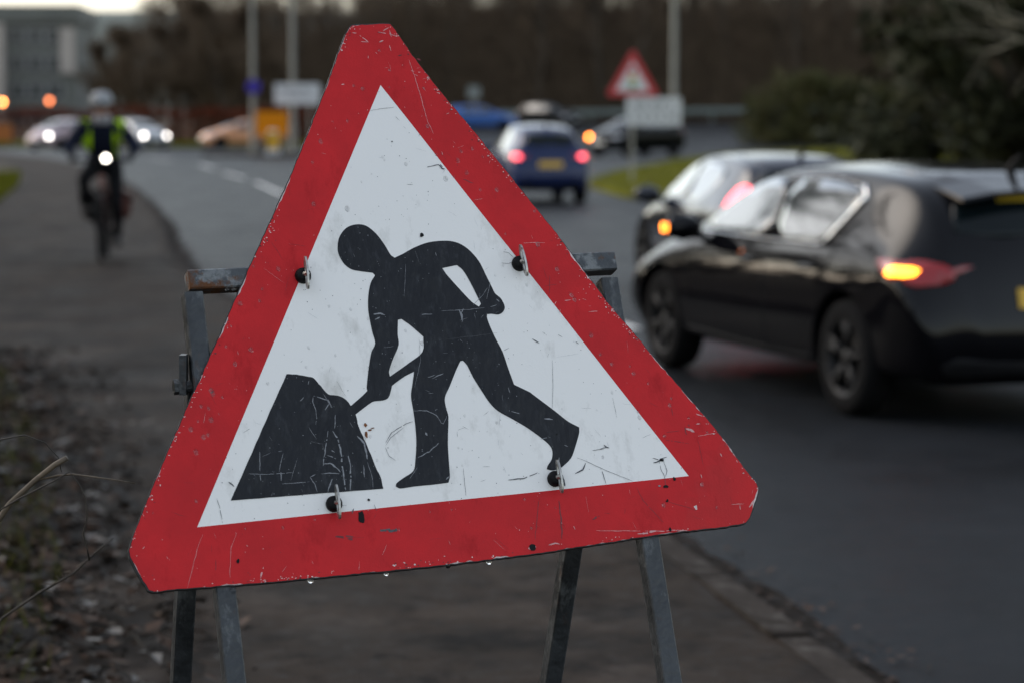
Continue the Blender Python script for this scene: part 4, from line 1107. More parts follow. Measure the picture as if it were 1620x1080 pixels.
MAN=[(-79.0, 227.0), (-63.0, 223.4), (-48.8, 208.7), (-38.6, 189.8), (-31.9, 173.3), (-26.1, 167.9), (-11.8, 173.2), (9.0, 182.4), (34.4, 189.3), (63.6, 189.6), (82.1, 184.3), (97.0, 172.3), (110.3, 151.6), (117.9, 126.5), (123.9, 106.4), (127.0, 96.4), (135.0, 86.9), (138.8, 73.4), (134.8, 65.5), (126.7, 61.3), (115.8, 63.2), (107.6, 63.4), (106.3, 59.1), (107.9, 46.8), (113.5, 24.6), (121.2, 1.2), (125.6, -27.1), (130.2, -53.9), (154.2, -68.7), (156.2, -70.8), (189.1, -102.6), (207.5, -121.2), (224.0, -132.4), (222.1, -141.7), (211.7, -162.1), (200.8, -180.0), (183.7, -192.4), (175.7, -195.8), (165.9, -196.2), (157.7, -193.4), (160.8, -187.6), (169.5, -177.7), (172.4, -162.8), (165.2, -150.3), (140.6, -126.5), (115.2, -107.3), (96.1, -93.6), (84.5, -78.2), (74.3, -55.9), (65.9, -36.0), (59.9, -16.3), (54.3, -7.7), (50.3, -8.3), (39.3, -24.0), (25.7, -46.5), (14.3, -64.4), (13.2, -80.9), (14.5, -95.1), (6.0, -136.5), (2.1, -168.8), (-0.3, -189.4), (-4.2, -198.3), (-30.1, -198.8), (-58.1, -198.5), (-81.5, -199.2), (-87.8, -195.4), (-85.6, -190.5), (-74.2, -183.9), (-56.2, -174.3), (-50.2, -158.7), (-43.1, -126.9), (-39.9, -89.8), (-39.3, -57.0), (-33.7, -38.6), (-27.3, -18.4), (-44.1, -24.9), (-66.0, -37.5), (-68.3, -42.4), (-75.3, -55.9), (-85.3, -59.6), (-101.8, -60.4), (-131.1, -77.2), (-137.2, -71.9), (-138.7, -64.8), (-116.2, -49.6), (-106.6, -42.1), (-106.6, -36.5), (-99.1, -9.0), (-89.7, 18.5), (-81.3, 32.0), (-82.8, 51.2), (-83.2, 84.6), (-79.2, 108.3), (-71.8, 129.4), (-62.6, 141.7), (-65.2, 145.7), (-82.6, 149.5), (-98.4, 154.1), (-108.6, 163.6), (-114.6, 178.6), (-114.9, 190.7), (-109.8, 207.3), (-96.5, 221.9)]
GAP_ARM=[(48.3, 145.1), (73.1, 148.1), (81.2, 139.2), (89.6, 118.9), (100.7, 81.4), (96.5, 76.9), (86.0, 86.1), (68.7, 110.8), (53.5, 134.0)]
GAP_SHOVEL=[(-38.5, 66.5), (-32.7, 67.5), (-20.3, 56.3), (-2.5, 36.1), (-8.1, 12.2), (-33.3, -4.1), (-67.2, -22.8), (-67.2, -14.3), (-57.9, 3.8), (-44.5, 26.4), (-43.1, 43.0)]
HEAP=[(-227.5, -3.9), (-211.8, -6.1), (-197.1, -10.6), (-186.6, -14.5), (-177.9, -27.6), (-168.6, -41.5), (-153.7, -45.0), (-142.1, -53.2), (-136.4, -62.9), (-131.1, -77.7), (-129.8, -96.1), (-124.3, -117.4), (-119.7, -136.0), (-113.0, -165.1), (-108.8, -178.4), (-107.6, -196.5), (-226.5, -192.9), (-341.9, -189.5)]
CLIPS=[(-177.5, 149.2), (175.7, 141.6), (-187.7, -212.3), (167.8, -210.6)]
WHITE_ON_BLACK=[([(-191.8, -41.9), (-178.6, -47.6), (-170.1, -50.5), (-165.6, -62.6)], 1.55), ([(-191.8, -41.9), (-194.6, -50.8), (-191.6, -64.0), (-192.2, -75.6), (-195.3, -87.0)], 1.26), ([(-162.4, -74.7), (-165.1, -87.4), (-167.3, -96.2)], 1.16), ([(-178.0, -99.1), (-181.4, -111.6), (-188.5, -131.5), (-194.3, -151.5)], 1.55), ([(-171.7, -99.7), (-165.8, -110.6), (-163.7, -128.9), (-164.5, -149.4), (-165.4, -169.9), (-165.4, -192.9)], 2.52), ([(-154.0, -140.2), (-152.8, -155.8), (-154.5, -171.0), (-159.1, -193.6)], 2.14), ([(-193.9, -148.9), (-183.6, -148.7), (-174.6, -156.1), (-169.6, -164.3)], 2.14), ([(-198.9, -163.8), (-186.1, -163.8), (-171.2, -166.7)], 1.55), ([(-186.6, -135.6), (-179.5, -138.9), (-172.5, -143.4)], 1.55), ([(-286.9, -120.2), (-289.9, -136.4), (-293.1, -165.2)], 1.16), ([(-309.3, -152.1), (-278.6, -155.9), (-241.0, -157.3)], 0.87), ([(-259.6, -154.8), (-261.5, -167.3)], 1.75), ([(-261.1, -172.5), (-241.0, -173.3), (-219.6, -173.8)], 0.97), ([(-133.7, -111.3), (-125.4, -123.8), (-124.4, -148.4)], 3.11), ([(-132.5, -157.9), (-134.2, -175.7)], 1.46), ([(-217.2, -166.9), (-212.4, -176.4), (-209.6, -190.7)], 1.16), ([(-217.2, -166.9), (-207.8, -163.6)], 1.16), ([(-194.4, -18.2), (-196.5, -23.2)], 1.55), ([(-213.3, -47.7), (-207.4, -43.0)], 2.14), ([(-125.3, -153.5), (-122.0, -179.6), (-123.3, -194.9)], 0.78), ([(-177.7, -65.4), (-169.7, -56.3)], 1.26), ([(-180.3, -128.5), (-173.4, -133.1)], 1.46), ([(-183.8, -173.0), (-189.2, -182.7), (-193.4, -192.4)], 1.94), ([(-75.8, 78.3), (-65.2, 79.3), (-57.4, 75.3)], 2.52), ([(-74.9, 69.6), (-66.2, 73.6)], 1.94), ([(-0.9, 72.0), (18.2, 71.4)], 1.75), ([(63.1, 74.8), (65.4, 66.4), (65.6, 53.8)], 3.3), ([(71.0, 75.6), (64.7, 67.5)], 1.55), ([(33.2, 74.9), (76.5, 73.7), (105.8, 74.7)], 0.68), ([(-39.7, -80.4), (-18.8, -82.5), (-3.8, -91.0), (1.0, -104.1), (4.5, -105.9), (12.3, -94.0)], 1.16), ([(-45.7, -154.5), (-25.6, -147.3), (-8.4, -135.1)], 1.55), ([(-27.3, -116.8), (-24.8, -121.7)], 2.91), ([(-7.0, -29.3), (5.3, -27.1)], 1.16), ([(-0.4, -32.3), (19.0, -25.5)], 1.16), ([(-6.6, -193.4), (-1.6, -189.3)], 2.33), ([(116.7, 107.0), (104.4, 93.3), (87.4, 80.1)], 0.68), ([(123.3, 116.2), (110.7, 87.9)], 0.68), ([(127.6, 86.5), (131.7, 82.3)], 2.52), ([(115.7, 75.3), (125.8, 76.9)], 1.55), ([(-91.8, 179.2), (-90.2, 174.3)], 1.36), ([(41.9, 171.6), (42.8, 165.6)], 1.55), ([(119.8, -57.8), (120.6, -66.4)], 1.55), ([(117.4, -95.7), (130.8, -101.7)], 1.16), ([(349.6, -153.6), (349.8, -149.9)], 0.97), ([(193.4, -158.3), (199.2, -161.3)], 1.16), ([(181.5, -177.5), (179.8, -183.5)], 1.55), ([(156.8, -144.7), (173.4, -143.9)], 0.78), ([(169.2, -113.3), (182.7, -115.9)], 1.94), ([(-9.8, 35.3), (-14.1, -2.5), (-30.8, -43.6)], 0.49), ([(-10.0, 156.0), (-21.6, 103.6)], 0.49)]
DARK_ON_WHITE=[([(-92.2, -126.6), (-80.2, -111.5), (-54.8, -100.0), (-41.1, -96.7)], 0.87), ([(200.6, -19.5), (194.1, -59.9), (184.3, -102.2)], 0.49), ([(23.1, -177.9), (19.8, -221.7)], 0.49), ([(92.1, -203.9), (120.9, -203.7), (141.4, -197.4)], 1.55), ([(223.1, -190.8), (216.2, -200.5), (203.1, -205.3)], 1.94), ([(176.1, -198.7), (180.9, -206.2), (181.5, -222.8)], 2.91), ([(52.5, 314.7), (66.7, 317.1), (75.2, 317.6), (78.7, 313.0)], 1.36), ([(73.1, 317.7), (77.2, 311.0), (82.3, 309.6)], 2.14), ([(335.3, -194.1), (344.9, -197.6), (359.9, -194.7)], 1.16), ([(334.9, -202.0), (347.0, -200.3), (354.2, -197.1)], 1.94), ([(345.6, -200.7), (345.6, -213.1), (349.3, -225.9), (347.5, -240.6)], 0.78), ([(352.7, -203.9), (355.2, -216.6), (350.6, -226.1)], 0.78), ([(210.6, -180.5), (230.2, -191.2), (259.8, -209.1), (294.6, -227.5)], 0.58), ([(246.2, -200.2), (248.3, -212.8), (249.6, -227.7)], 0.78), ([(258.7, -164.4), (263.0, -168.6), (266.5, -170.2)], 1.75), ([(237.9, -171.7), (249.5, -171.4), (257.2, -171.7)], 0.78), ([(-340.6, -161.0), (-333.6, -169.3)], 1.75), ([(-362.6, -184.2), (-360.0, -199.6), (-359.7, -222.1)], 0.68), ([(-162.6, -222.5), (-158.7, -221.7), (-161.9, -230.2)], 1.75), ([(-126.3, -220.1), (-124.0, -229.3)], 0.78), ([(-92.9, -130.9), (-83.0, -118.9), (-59.8, -105.6)], 0.58), ([(-93.3, -133.5), (-90.4, -146.8), (-81.5, -155.5)], 0.58), ([(173.2, 16.9), (181.9, 11.3), (184.1, 9.7)], 1.46), ([(218.3, 20.3), (224.6, 14.9)], 0.78), ([(245.2, 5.8), (249.4, 2.0)], 1.36), ([(251.7, -170.9), (264.6, -168.4)], 1.16), ([(153.6, 164.1), (162.5, 161.3), (168.8, 152.8)], 0.58), ([(147.2, 145.8), (157.7, 143.5), (163.8, 145.2)], 0.58), ([(-24.7, 416.4), (16.8, 419.7)], 0.49), ([(34.2, 28.4), (118.4, 31.5)], 0.39)]
LIGHT_ON_RED=[([(55.7, 500.5), (59.4, 474.5), (63.8, 437.1), (67.2, 394.2), (74.1, 371.1)], 0.68), ([(55.1, 481.9), (61.6, 479.6)], 1.26), ([(58.3, 476.0), (65.7, 471.3)], 0.87), ([(12.1, 552.1), (30.6, 547.0), (40.9, 543.0)], 1.16), ([(20.5, 552.6), (31.2, 558.8)], 1.16), ([(-19.4, 536.2), (-5.9, 535.0)], 1.07), ([(-18.9, 547.1), (-13.1, 541.1), (-7.2, 535.7)], 1.07), ([(11.6, 532.8), (18.5, 536.2)], 2.33), ([(27.8, 527.8), (27.7, 517.7)], 1.36), ([(-30.4, 552.0), (-23.8, 550.8)], 1.36), ([(1.0, 518.9), (4.1, 513.0)], 1.36), ([(-11.4, 510.9), (-12.1, 506.7)], 2.33), ([(82.2, 470.5), (83.3, 464.1)], 1.94), ([(101.6, 403.6), (106.6, 405.4)], 1.36), ([(31.8, 554.1), (32.5, 542.0)], 1.46), ([(-64.2, 463.7), (-58.7, 464.0)], 1.55), ([(-70.0, 493.8), (-68.6, 490.9)], 1.94), ([(82.3, 339.6), (82.6, 333.9)], 0.97), ([(189.3, 176.0), (202.4, 175.8), (225.4, 173.6)], 0.58), ([(193.1, 169.2), (195.5, 168.9)], 1.55), ([(239.7, 74.8), (251.5, 75.3)], 1.07), ([(269.8, 75.2), (276.1, 73.3)], 0.87), ([(220.8, 67.7), (225.7, 74.5)], 0.87), ([(236.9, 105.4), (238.2, 104.6)], 1.75), ([(226.3, 55.0), (229.5, 60.5)], 0.97), ([(276.4, 53.0), (292.5, 52.3)], 0.78), ([(401.8, -152.5), (409.3, -154.5), (416.1, -159.7)], 3.11), ([(451.4, -197.8), (454.1, -203.9)], 2.91), ([(421.5, -146.9), (428.1, -146.8)], 1.55), ([(419.8, -166.9), (438.7, -165.0), (452.0, -165.1)], 0.87), ([(425.3, -129.5), (433.6, -134.2)], 2.33), ([(491.5, -286.0), (502.0, -274.7)], 2.91), ([(473.9, -281.6), (473.5, -289.0)], 1.16), ([(455.7, -279.6), (482.2, -280.0)], 0.68), ([(218.6, -298.8), (240.9, -301.5), (290.8, -307.2)], 0.78), ([(298.3, -308.5), (338.7, -312.3), (372.0, -314.4)], 1.16), ([(184.2, -287.6), (185.2, -292.6)], 2.14), ([(284.6, -312.3), (315.9, -310.5)], 2.33), ([(137.9, -312.5), (148.4, -310.1), (155.2, -313.3)], 2.33), ([(102.9, -313.3), (116.7, -312.5)], 3.88), ([(411.6, -228.8), (411.5, -235.0)], 1.36), ([(-329.9, -259.6), (-327.2, -262.5)], 3.88), ([(-390.6, -235.6), (-401.9, -255.6), (-424.8, -311.9)], 0.49), ([(-340.6, -239.2), (-352.1, -259.2), (-361.0, -304.8)], 0.49), ([(-448.8, -262.8), (-447.2, -266.2)], 1.94), ([(-481.8, -247.4), (-478.3, -244.7)], 1.94), ([(-315.4, -310.2), (-308.7, -294.0)], 1.94), ([(-396.1, -265.8), (-393.2, -267.2)], 1.36)]
DARK_ON_RED=[([(-193.2, -262.6), (-181.2, -264.0), (-177.0, -263.3), (-166.4, -265.6)], 3.3), ([(-175.9, -266.2), (-167.1, -267.7)], 4.27), ([(384.4, -129.3), (384.4, -116.7)], 0.78), ([(401.3, -148.7), (400.2, -162.4)], 1.55), ([(407.5, -144.2), (409.0, -149.4)], 2.91), ([(298.9, -237.9), (305.7, -260.8), (331.4, -298.0)], 0.78), ([(418.4, -173.1), (418.4, -215.7)], 0.58), ([(364.4, -167.6), (401.8, -176.9)], 0.87), ([(367.0, -155.3), (390.7, -155.2)], 0.68), ([(341.1, -264.6), (392.7, -285.1)], 0.58), ([(167.3, -245.7), (165.4, -274.6), (161.3, -305.6)], 2.14), ([(136.3, -237.5), (117.8, -300.6)], 0.97), ([(216.0, -280.3), (228.4, -275.5)], 2.33), ([(109.1, 290.0), (124.5, 283.4)], 1.55), ([(69.6, 501.3), (74.8, 499.0)], 2.91), ([(37.7, 508.6), (46.1, 509.0)], 1.94), ([(10.6, 551.0), (20.0, 549.7)], 1.55), ([(222.6, 118.2), (216.8, 88.2)], 0.68), ([(211.4, 101.7), (233.5, 102.8)], 0.58), ([(-377.6, -275.3), (-380.1, -291.9)], 0.97)]
SPOT_DARK=[(-149.5, -237.1, 4.7, 7.8), (364.9, -231.6, 2.1, 2.9), (345.4, -264.9, 1.9, 1.9), (340.4, -310.9, 1.9, 3.1), (-345.5, -281.5, 2.3, 2.9), (347.5, -242.1, 3.9, 1.9), (184.8, -139.9, 1.2, 1.2), (-133.2, -211.3, 1.6, 1.6), (2.7, 361.1, 1.0, 1.0), (24.1, 202.0, 2.9, 2.9), (110.4, -312.9, 4.4, 4.9), (349.7, -198.9, 2.9, 2.1)]
SPOT_RUST=[(-120.1, -110.4, 2.3, 4.9), (-118.6, -95.5, 2.9, 2.9), (-113.0, -104.0, 2.9, 1.6), (-108.6, -101.5, 2.9, 1.0)]
SPOT_LIGHT=[(337.2, -239.9, 1.9, 1.4)]
DROPS=[(19.9, 484.8), (-29.6, 454.3), (71.3, 450.2), (114.3, 339.1), (134.1, 342.3), (106.0, 323.3), (117.1, 301.9), (66.0, 384.6), (158.3, 327.6), (237.6, 128.3), (253.5, 83.2), (257.4, 75.4), (213.8, 172.0), (162.5, 269.6), (363.8, -160.9), (410.0, -244.6), (430.2, -281.9), (338.2, -270.8), (-207.9, 268.1), (-174.0, 316.4), (-243.8, 133.9), (-214.1, 164.5), (-303.7, 19.4), (-344.1, -23.7), (-354.1, -45.5), (-368.1, -88.4), (-382.8, -110.4), (-276.2, 39.0), (-191.3, 277.4), (-208.3, 252.4), (-113.4, 369.1), (-132.3, 335.0), (-141.5, 265.6), (-43.2, 460.5), (80.4, 293.5), (134.9, 271.5), (8.9, 519.6), (19.1, 322.2), (72.0, 335.2), (-281.5, 113.5), (-316.6, 75.9), (-346.2, -18.6), (-365.0, -41.5), (-352.9, -63.4), (-361.1, -86.2), (-385.2, -75.0), (282.9, -18.0), (273.3, 14.6), (298.8, -35.2), (327.5, -116.6), (383.0, -111.5), (410.8, -135.2)]
HANG=[(-240.4, -319.7), (-123.6, -323.0), (-25.7, -321.8), (39.7, -323.5), (-357.2, -321.0)]

SC = Vector((-.1286, 3.7203, 1.2281)); SU = Vector((.93855, .34123, .05176)); SV = Vector((-.17857, .35176, .9189)); SN = Vector((.29535, -.87168, .39108))
SROOT = Vector((-.13, 3.72, .1))
def bend(u, v):      # the plate is no longer quite flat: a slow wave, and the right corner knocked back
    b = 2.2 * noise.noise(Vector((u * .004, v * .004, 2.0)))
    e = .78 * u - .62 * v - 470
    if e > 0: b -= min(e, 120) * .22
    return b
def SP(u, v, n=0): return SC + SU * (u / 1000) + SV * (v / 1000) + SN * ((n + bend(u, v)) / 1000) - SROOT
sg = thing("roadworks_sign", "large red and white triangular men at work sign clipped to a rusty steel stand", "road sign", SROOT)

M_red = mat("red_sheeting", (.52, .017, .021), .5, spec=.2, var=.10, vscale=9, bump=.06, bscale=260, rvar=.07)
mixlayer(M_red, (.36, .007, .010), 16, .56, .74, stretch=(1, 1, .35))
mixlayer(M_red, (.58, .16, .16), 300, .70, .80, stretch=(.5, .5, 1))
M_white = mat("white_sheeting", (.83, .82, .80), .5, spec=.3, bump=.04, bscale=260, rvar=.06)
mixlayer(M_white, (.52, .51, .48), 13, .56, .80, stretch=(1, 1, .4))
mixlayer(M_white, (.36, .37, .38), 120, .70, .78, stretch=(1, 1, .4))
M_symbol = mat("black_film", (.008, .0095, .013), .42, spec=.3, var=.2, vscale=14, bump=.5, bscale=45, rvar=.12, stretch=(1, 1, .3))
mixlayer(M_symbol, (.026, .029, .035), 55, .54, .72, stretch=(1.6, 1.6, .22))
mixlayer(M_symbol, (.25, .26, .27), 420, .715, .76)
M_edge = mat("plate_edge", (.02, .021, .022), .6, var=.4, vscale=30)
M_scr_w = mat("scratch_pale", (.22, .23, .25), .6, var=.2, vscale=300); M_scr_d = mat("scratch_dark", (.075, .08, .09), .6, var=.3, vscale=300)
M_scr_r = mat("scratch_pink", (.58, .30, .30), .6, var=.25, vscale=200); M_scr_rd = mat("scratch_deep_red", (.16, .02, .025), .5, var=.3, vscale=100)
M_chip = mat("chip_pale", (.60, .52, .51), .6, var=.25, vscale=200); M_rust = mat("rust", (.17, .06, .02), .9, var=.5, vscale=120)

def fill(outer, holes=(), step=22, n=0.0, mb=None, mi=0, rim=None):
    mb = mb or MB()
    pts, ed = [], []
    for lp in (outer, *holes):
        b = len(pts); pts += [Vector(p) for p in lp]; ed += [(b + i, b + (i + 1) % len(lp)) for i in range(len(lp))]
    xs = [p[0] for p in outer]; ys = [p[1] for p in outer]; a = min(xs) + step * .5
    segs = [(pts[i], pts[j]) for i, j in ed]
    def near(q):
        for s0, s1 in segs:
            d = s1 - s0; t = max(0, min(1, (q - s0).dot(d) / max(1e-9, d.length_squared)))
            if (q - s0 - d * t).length < step * .35: return True
        return False
    while a < max(xs):
        c = min(ys) + step * .5
        while c < max(ys):
            q = Vector((a, c))
            if in_poly(a, c, outer) and not any(in_poly(a, c, h_) for h_ in holes) and not near(q): pts.append(q)
            c += step
        a += step
    V, E, F, *_ = delaunay_2d_cdt(pts, ed, [], 2 if holes else 1, 1e-5)
    keep = []
    for f_ in F:
        cx = sum(V[i].x for i in f_) / len(f_); cy = sum(V[i].y for i in f_) / len(f_)
        if in_poly(cx, cy, outer) and not any(in_poly(cx, cy, h_) for h_ in holes): keep.append(f_)
    mb.add([SP(v.x, v.y, n) for v in V], keep, mi)
    for lp in (outer, *holes):
        k = len(lp)
        mb.add([SP(*q, n) for q in lp] + [SP(*q, n - (rim or .25)) for q in lp], [(i, (i + 1) % k, (i + 1) % k + k, i + k)[::-1] for i in range(k)], mi)
    return mb
def dense(P, step, jit=0, closed=True):
    Q = []
    for i in range(len(P) if closed else len(P) - 1):
        a, c = Vector(P[i]), Vector(P[(i + 1) % len(P)]); m = max(1, int((c - a).length / step)); nn = (c - a).orthogonal().normalized() if (c - a).length > 0 else Vector((0, 0))
        for k in range(m): Q.append(tuple(a.lerp(c, k / m) + nn * random.uniform(-jit, jit)))
    if not closed: Q.append(P[-1])
    return Q
random.seed(31)
def soften(P):          # round the gently turning stretches of an outline, keep its corners
    n = len(P); V = [Vector(p) for p in P]; sm_ = []
    for i in range(n):
        a, c = V[i] - V[i - 1], V[(i + 1) % n] - V[i]; sm_.append(a.length > 0 and c.length > 0 and a.angle(c) < radians(48))
    Q = []
    for i in range(n):
        p0, p1, p2, p3 = V[i - 1], V[i], V[(i + 1) % n], V[(i + 2) % n]; Q.append(tuple(p1))
        if (p2 - p1).length < 5: continue
        m1 = (p2 - p0) * .5 if sm_[i] else (p2 - p1); m2 = (p3 - p1) * .5 if sm_[(i + 1) % n] else (p2 - p1)
        for t in (.25, .5, .75):
            h1, h2, h3, h4 = 2*t**3-3*t*t+1, t**3-2*t*t+t, -2*t**3+3*t*t, t**3-t*t
            L = (p2 - p1).length; k1 = m1 * min(1, L / max(1e-6, m1.length)); k2 = m2 * min(1, L / max(1e-6, m2.length))
            Q.append(tuple(p1 * h1 + k1 * h2 + p2 * h3 + k2 * h4))
    return Q
MAN = soften(MAN); GAP_ARM = soften(GAP_ARM); GAP_SHOVEL = soften(GAP_SHOVEL); HEAP = soften(HEAP)
# aluminium plate with its dark bent edge, then the red border and the white panel printed films as thin skins
rough_edge = dense(OUTLINE, 7, .55)
back = [(u * 1.004, v * 1.004) for u, v in rough_edge]
mb = MB(); k = len(back)
fill(back, (), 60, -1.2, mb)
mb.add([SP(*q, -1.2) for q in back] + [SP(*q, -10) for q in back], [(i, (i + 1) % k, (i + 1) % k + k, i + k)[::-1] for i in range(k)])
fill(back, (), 60, -10, mb); plate = mb.build("sign_plate", M_edge, sg)
# chipped rim of the red film
chips = []
rough_red = []
for i, q in enumerate(rough_edge):
    v = Vector(q); s = 1.0
    nz = noise.noise(Vector((q[0] * .02, q[1] * .02, 7))); n2 = noise.noise(Vector((q[0] * .11, q[1] * .11, 3)))
    d = max(0, nz * 2.8 + n2 * 2.0 - (.15 if (q[1] < -290 and q[0] > -150) or q[0] > 330 else .45)) * 1.7
    rough_red.append(tuple(v - v.normalized() * d))
def inset(P, d):
    return [tuple(Vector(q) - Vector(q).normalized() * d) for q in P]
fill(inset(rough_edge, .3), (), 40, -.55, MB()).build("primer_layer", M_chip, plate)
inner_d = dense(INNER, 30)
border = fill(rough_red, (inner_d,), 24, 0.0).build("red_border", M_red, sg)
fill(inset(inner_d, -.15), (), 24, -.2).build("white_panel", M_white, sg)
fill(MAN, (GAP_ARM, GAP_SHOVEL), 18, .35).build("worker_symbol", M_symbol, sg)
fill(dense(HEAP, 12, .35), (), 18, .35).build("heap_symbol", M_symbol, sg)
# scratches and scuffs, each with its own shape
def ribbon(mb, P, w, n, mi=0, ragged=.5):
    Q = dense(P, 2.6, 0, False)
    if len(Q) < 2: return
    for i, q in enumerate(Q):
        q = Vector(q); Q[i] = q + Vector((noise.noise(Vector((q.x * .12, q.y * .12, w))), noise.noise(Vector((q.x * .12, q.y * .12, 9 + w))))) * (.5 + w * .35)
    L, R = [], []
    for i, q in enumerate(Q):
        d = (Q[min(i + 1, len(Q) - 1)] - Q[max(0, i - 1)]); d = d.normalized() if d.length > 0 else Vector((1, 0)); e = Vector((-d.y, d.x))
        t = i / (len(Q) - 1); ww = w * .5 * (.35 + .65 * sin(pi * min(1, max(0, t))) ** .5) * random.uniform(1 - ragged, 1 + ragged * .6)
        L.append(q + e * ww); R.append(q - e * ww)
    vs = [SP(a.x, a.y, n) for a in L] + [SP(a.x, a.y, n) for a in R]; m = len(Q)
    fs = []
    for i in range(m - 1):
        if random.random() < .95 or w < .7: fs.append((i, m + i, m + i + 1, i + 1))
    mb.add(vs, fs, mi)
def spot(mb, u, v, a, c, n, mi=0, rag=.35, kk=12):
    ph = random.uniform(0, 9); R = [1 + rag * noise.noise(Vector((cos(2*pi*i/kk) * 1.3 + ph, sin(2*pi*i/kk) * 1.3, u * .1))) * 1.6 for i in range(kk)]
    mb.add([SP(u + a * R[i] * cos(2*pi*i/kk), v + c * R[i] * sin(2*pi*i/kk), n) for i in range(kk)], [tuple(range(kk))], mi)
M_boss = mat("clip_rubber", (.006, .006, .007), .6, spec=.2)
sm = MB()
for P, w in WHITE_ON_BLACK: ribbon(sm, P, w * .95, .55, 0)
for P, w in DARK_ON_WHITE: ribbon(sm, P, w * 1.1, .6, 1, .3)
for P, w in LIGHT_ON_RED: ribbon(sm, P, w * 1.15, .3, 2)
for P, w in DARK_ON_RED: ribbon(sm, P, w * 1.1, .28, 3, .25)
for u, v, a, c in SPOT_DARK: spot(sm, u, v, a * 1.15, c * 1.15, .75, 8)
for k in range(9): spot(sm, -122 + k * 2.9 + random.uniform(-.5, .5), -261.5 + (1.2 if k < 5 else -1.0) + random.uniform(-.4, .4), random.uniform(1.6, 2.4), random.uniform(1.0, 1.9) + (k > 4) * .8, .5, 1, .5)
for u, v, a, c in SPOT_RUST: spot(sm, u, v, a, c, .75, 5)
for u, v, a, c in SPOT_LIGHT: spot(sm, u, v, a, c, .75, 0)
def zone(u, v):
    if in_poly(u, v, HEAP) or (in_poly(u, v, MAN) and not in_poly(u, v, GAP_ARM) and not in_poly(u, v, GAP_SHOVEL)): return 'k'
    if in_poly(u, v, INNER): return 'w'
    return 'r' if in_poly(u, v, OUTLINE) else None
for i in range(2600):       # specks and short hairline scratches, thicker towards the edges and in patches
    u, v = random.uniform(-515, 515), random.uniform(-330, 565); z = zone(u, v)
    if not z: continue
    dens = noise.noise(Vector((u * .009, v * .009, 5)))
    if z == 'w':
        if random.random() < .30 + dens * .4: spot(sm, u, v, random.uniform(.3, .8), random.uniform(.3, .9), .5, 1, .5, 6)
    elif z == 'k':
        if random.random() < .5 + dens: spot(sm, u, v, random.uniform(.25, .8), random.uniform(.25, .9), .6, 0, .5, 6)
    else:
        if random.random() < .22 + dens * .8: spot(sm, u, v, random.uniform(.3, 1.0), random.uniform(.3, .9), .3, 2 if random.random() < .75 else 3, .5, 6)
for i in range(420):
    u, v = random.uniform(-515, 515), random.uniform(-330, 565); z = zone(u, v)
    a = random.choice((random.uniform(0, pi), random.gauss(pi / 2, .4), random.gauss(0, .25))); L = random.uniform(4, 40) * random.random()
    q = (u + cos(a) * L, v + sin(a) * L)
    if not z or zone(*q) != z: continue
    ribbon(sm, [(u, v), q], random.uniform(.2, .55) if z != 'k' else random.uniform(.25, .7), .45, {'w': 1, 'k': 0, 'r': random.choice((2, 3))}[z] if z != 'w' or random.random() < .35 else 6)
cnt = len(rough_edge)
for i in range(1500):       # chips crowding along the rim
    j = random.randrange(cnt); q = Vector(rough_edge[j]); nz = noise.noise(Vector((q.x * .012, q.y * .012, 1.5)))
    if random.random() > .30 + nz * 1.2: continue
    d = abs(random.gauss(0, 4.2)) + .4; q = q - q.normalized() * d
    q += Vector((random.uniform(-3, 3), random.uniform(-3, 3)))
    if zone(*q) == 'r': spot(sm, q.x, q.y, random.uniform(.4, 1.7), random.uniform(.35, 1.1), .32, random.choice((7, 7, 2, 4)) , .7, 8)
sco = sm.build("scuff_marks", [M_scr_w, M_scr_d, M_scr_r, M_scr_rd, M_edge, M_rust, mat("faint_grey_scratch", (.48, .49, .5), .5), M_chip, M_boss], sg); sco["kind"] = 'stuff'
# rain drops
M_water = mat("water", (1, 1, 1), .0, trans=1, ior=1.33)
drop_me = None
def drop_mesh():
    mb = MB(); n = 14
    mb.lathe([(1.0, 0)] + [(cos(t), sin(t)) for t in [pi / 2 * k / 5 for k in range(1, 5)]] + [(.001, 1)], n)
    b_ = len(mb.v); mb.f.append([k for k in range(n)][::-1]); mb.m.append(0)
    me = bpy.data.meshes.new("water_drop"); me.from_pydata(mb.v, [], mb.f); me.materials.append(M_water); me.polygons.foreach_set("use_smooth", [True] * len(me.polygons)); return me
dm = drop_mesh(); B = Matrix((SU, SV, SN)).transposed()
random.seed(41)
extra = []
while len(extra) < 70:
    u, v = random.uniform(-480, 480), random.uniform(-310, 540)
    if zone(u, v) in ('r', 'w') and noise.noise(Vector((u * .008, v * .008, 11))) > -.1: extra.append((u, v))
for i, (u, v) in enumerate([q for q in DROPS if zone(q[0] * 1.02, q[1] * 1.02)] + extra):
    o = link("water_drop", dm, sg); s = random.uniform(2.2, 4.3) if i < len(DROPS) else random.uniform(1.0, 2.6)
    o.matrix_local = Matrix.Translation(SP(u, v, .02)) @ B.to_4x4() @ Matrix.Diagonal((s * .85 / 1000, s * 1.15 / 1000, s * .26 / 1000, 1))
hm = MB(); hm.lathe([(.001, -1.25), (.55, -1.1), (.92, -.6), (1, -.1), (.85, .35), (.5, .7), (.25, 1.1), (.001, 1.2)], 14)
hme = bpy.data.meshes.new("hanging_drop"); hme.from_pydata(hm.v, [], hm.f); hme.materials.append(M_water); hme.polygons.foreach_set("use_smooth", [True] * len(hme.polygons))
for u, v in HANG:
    o = link("hanging_drop", hme, sg); o.location = SP(u, v - 1.5, -5); s = random.uniform(3.4, 4.6) / 1000; o.scale = (s, s, s)

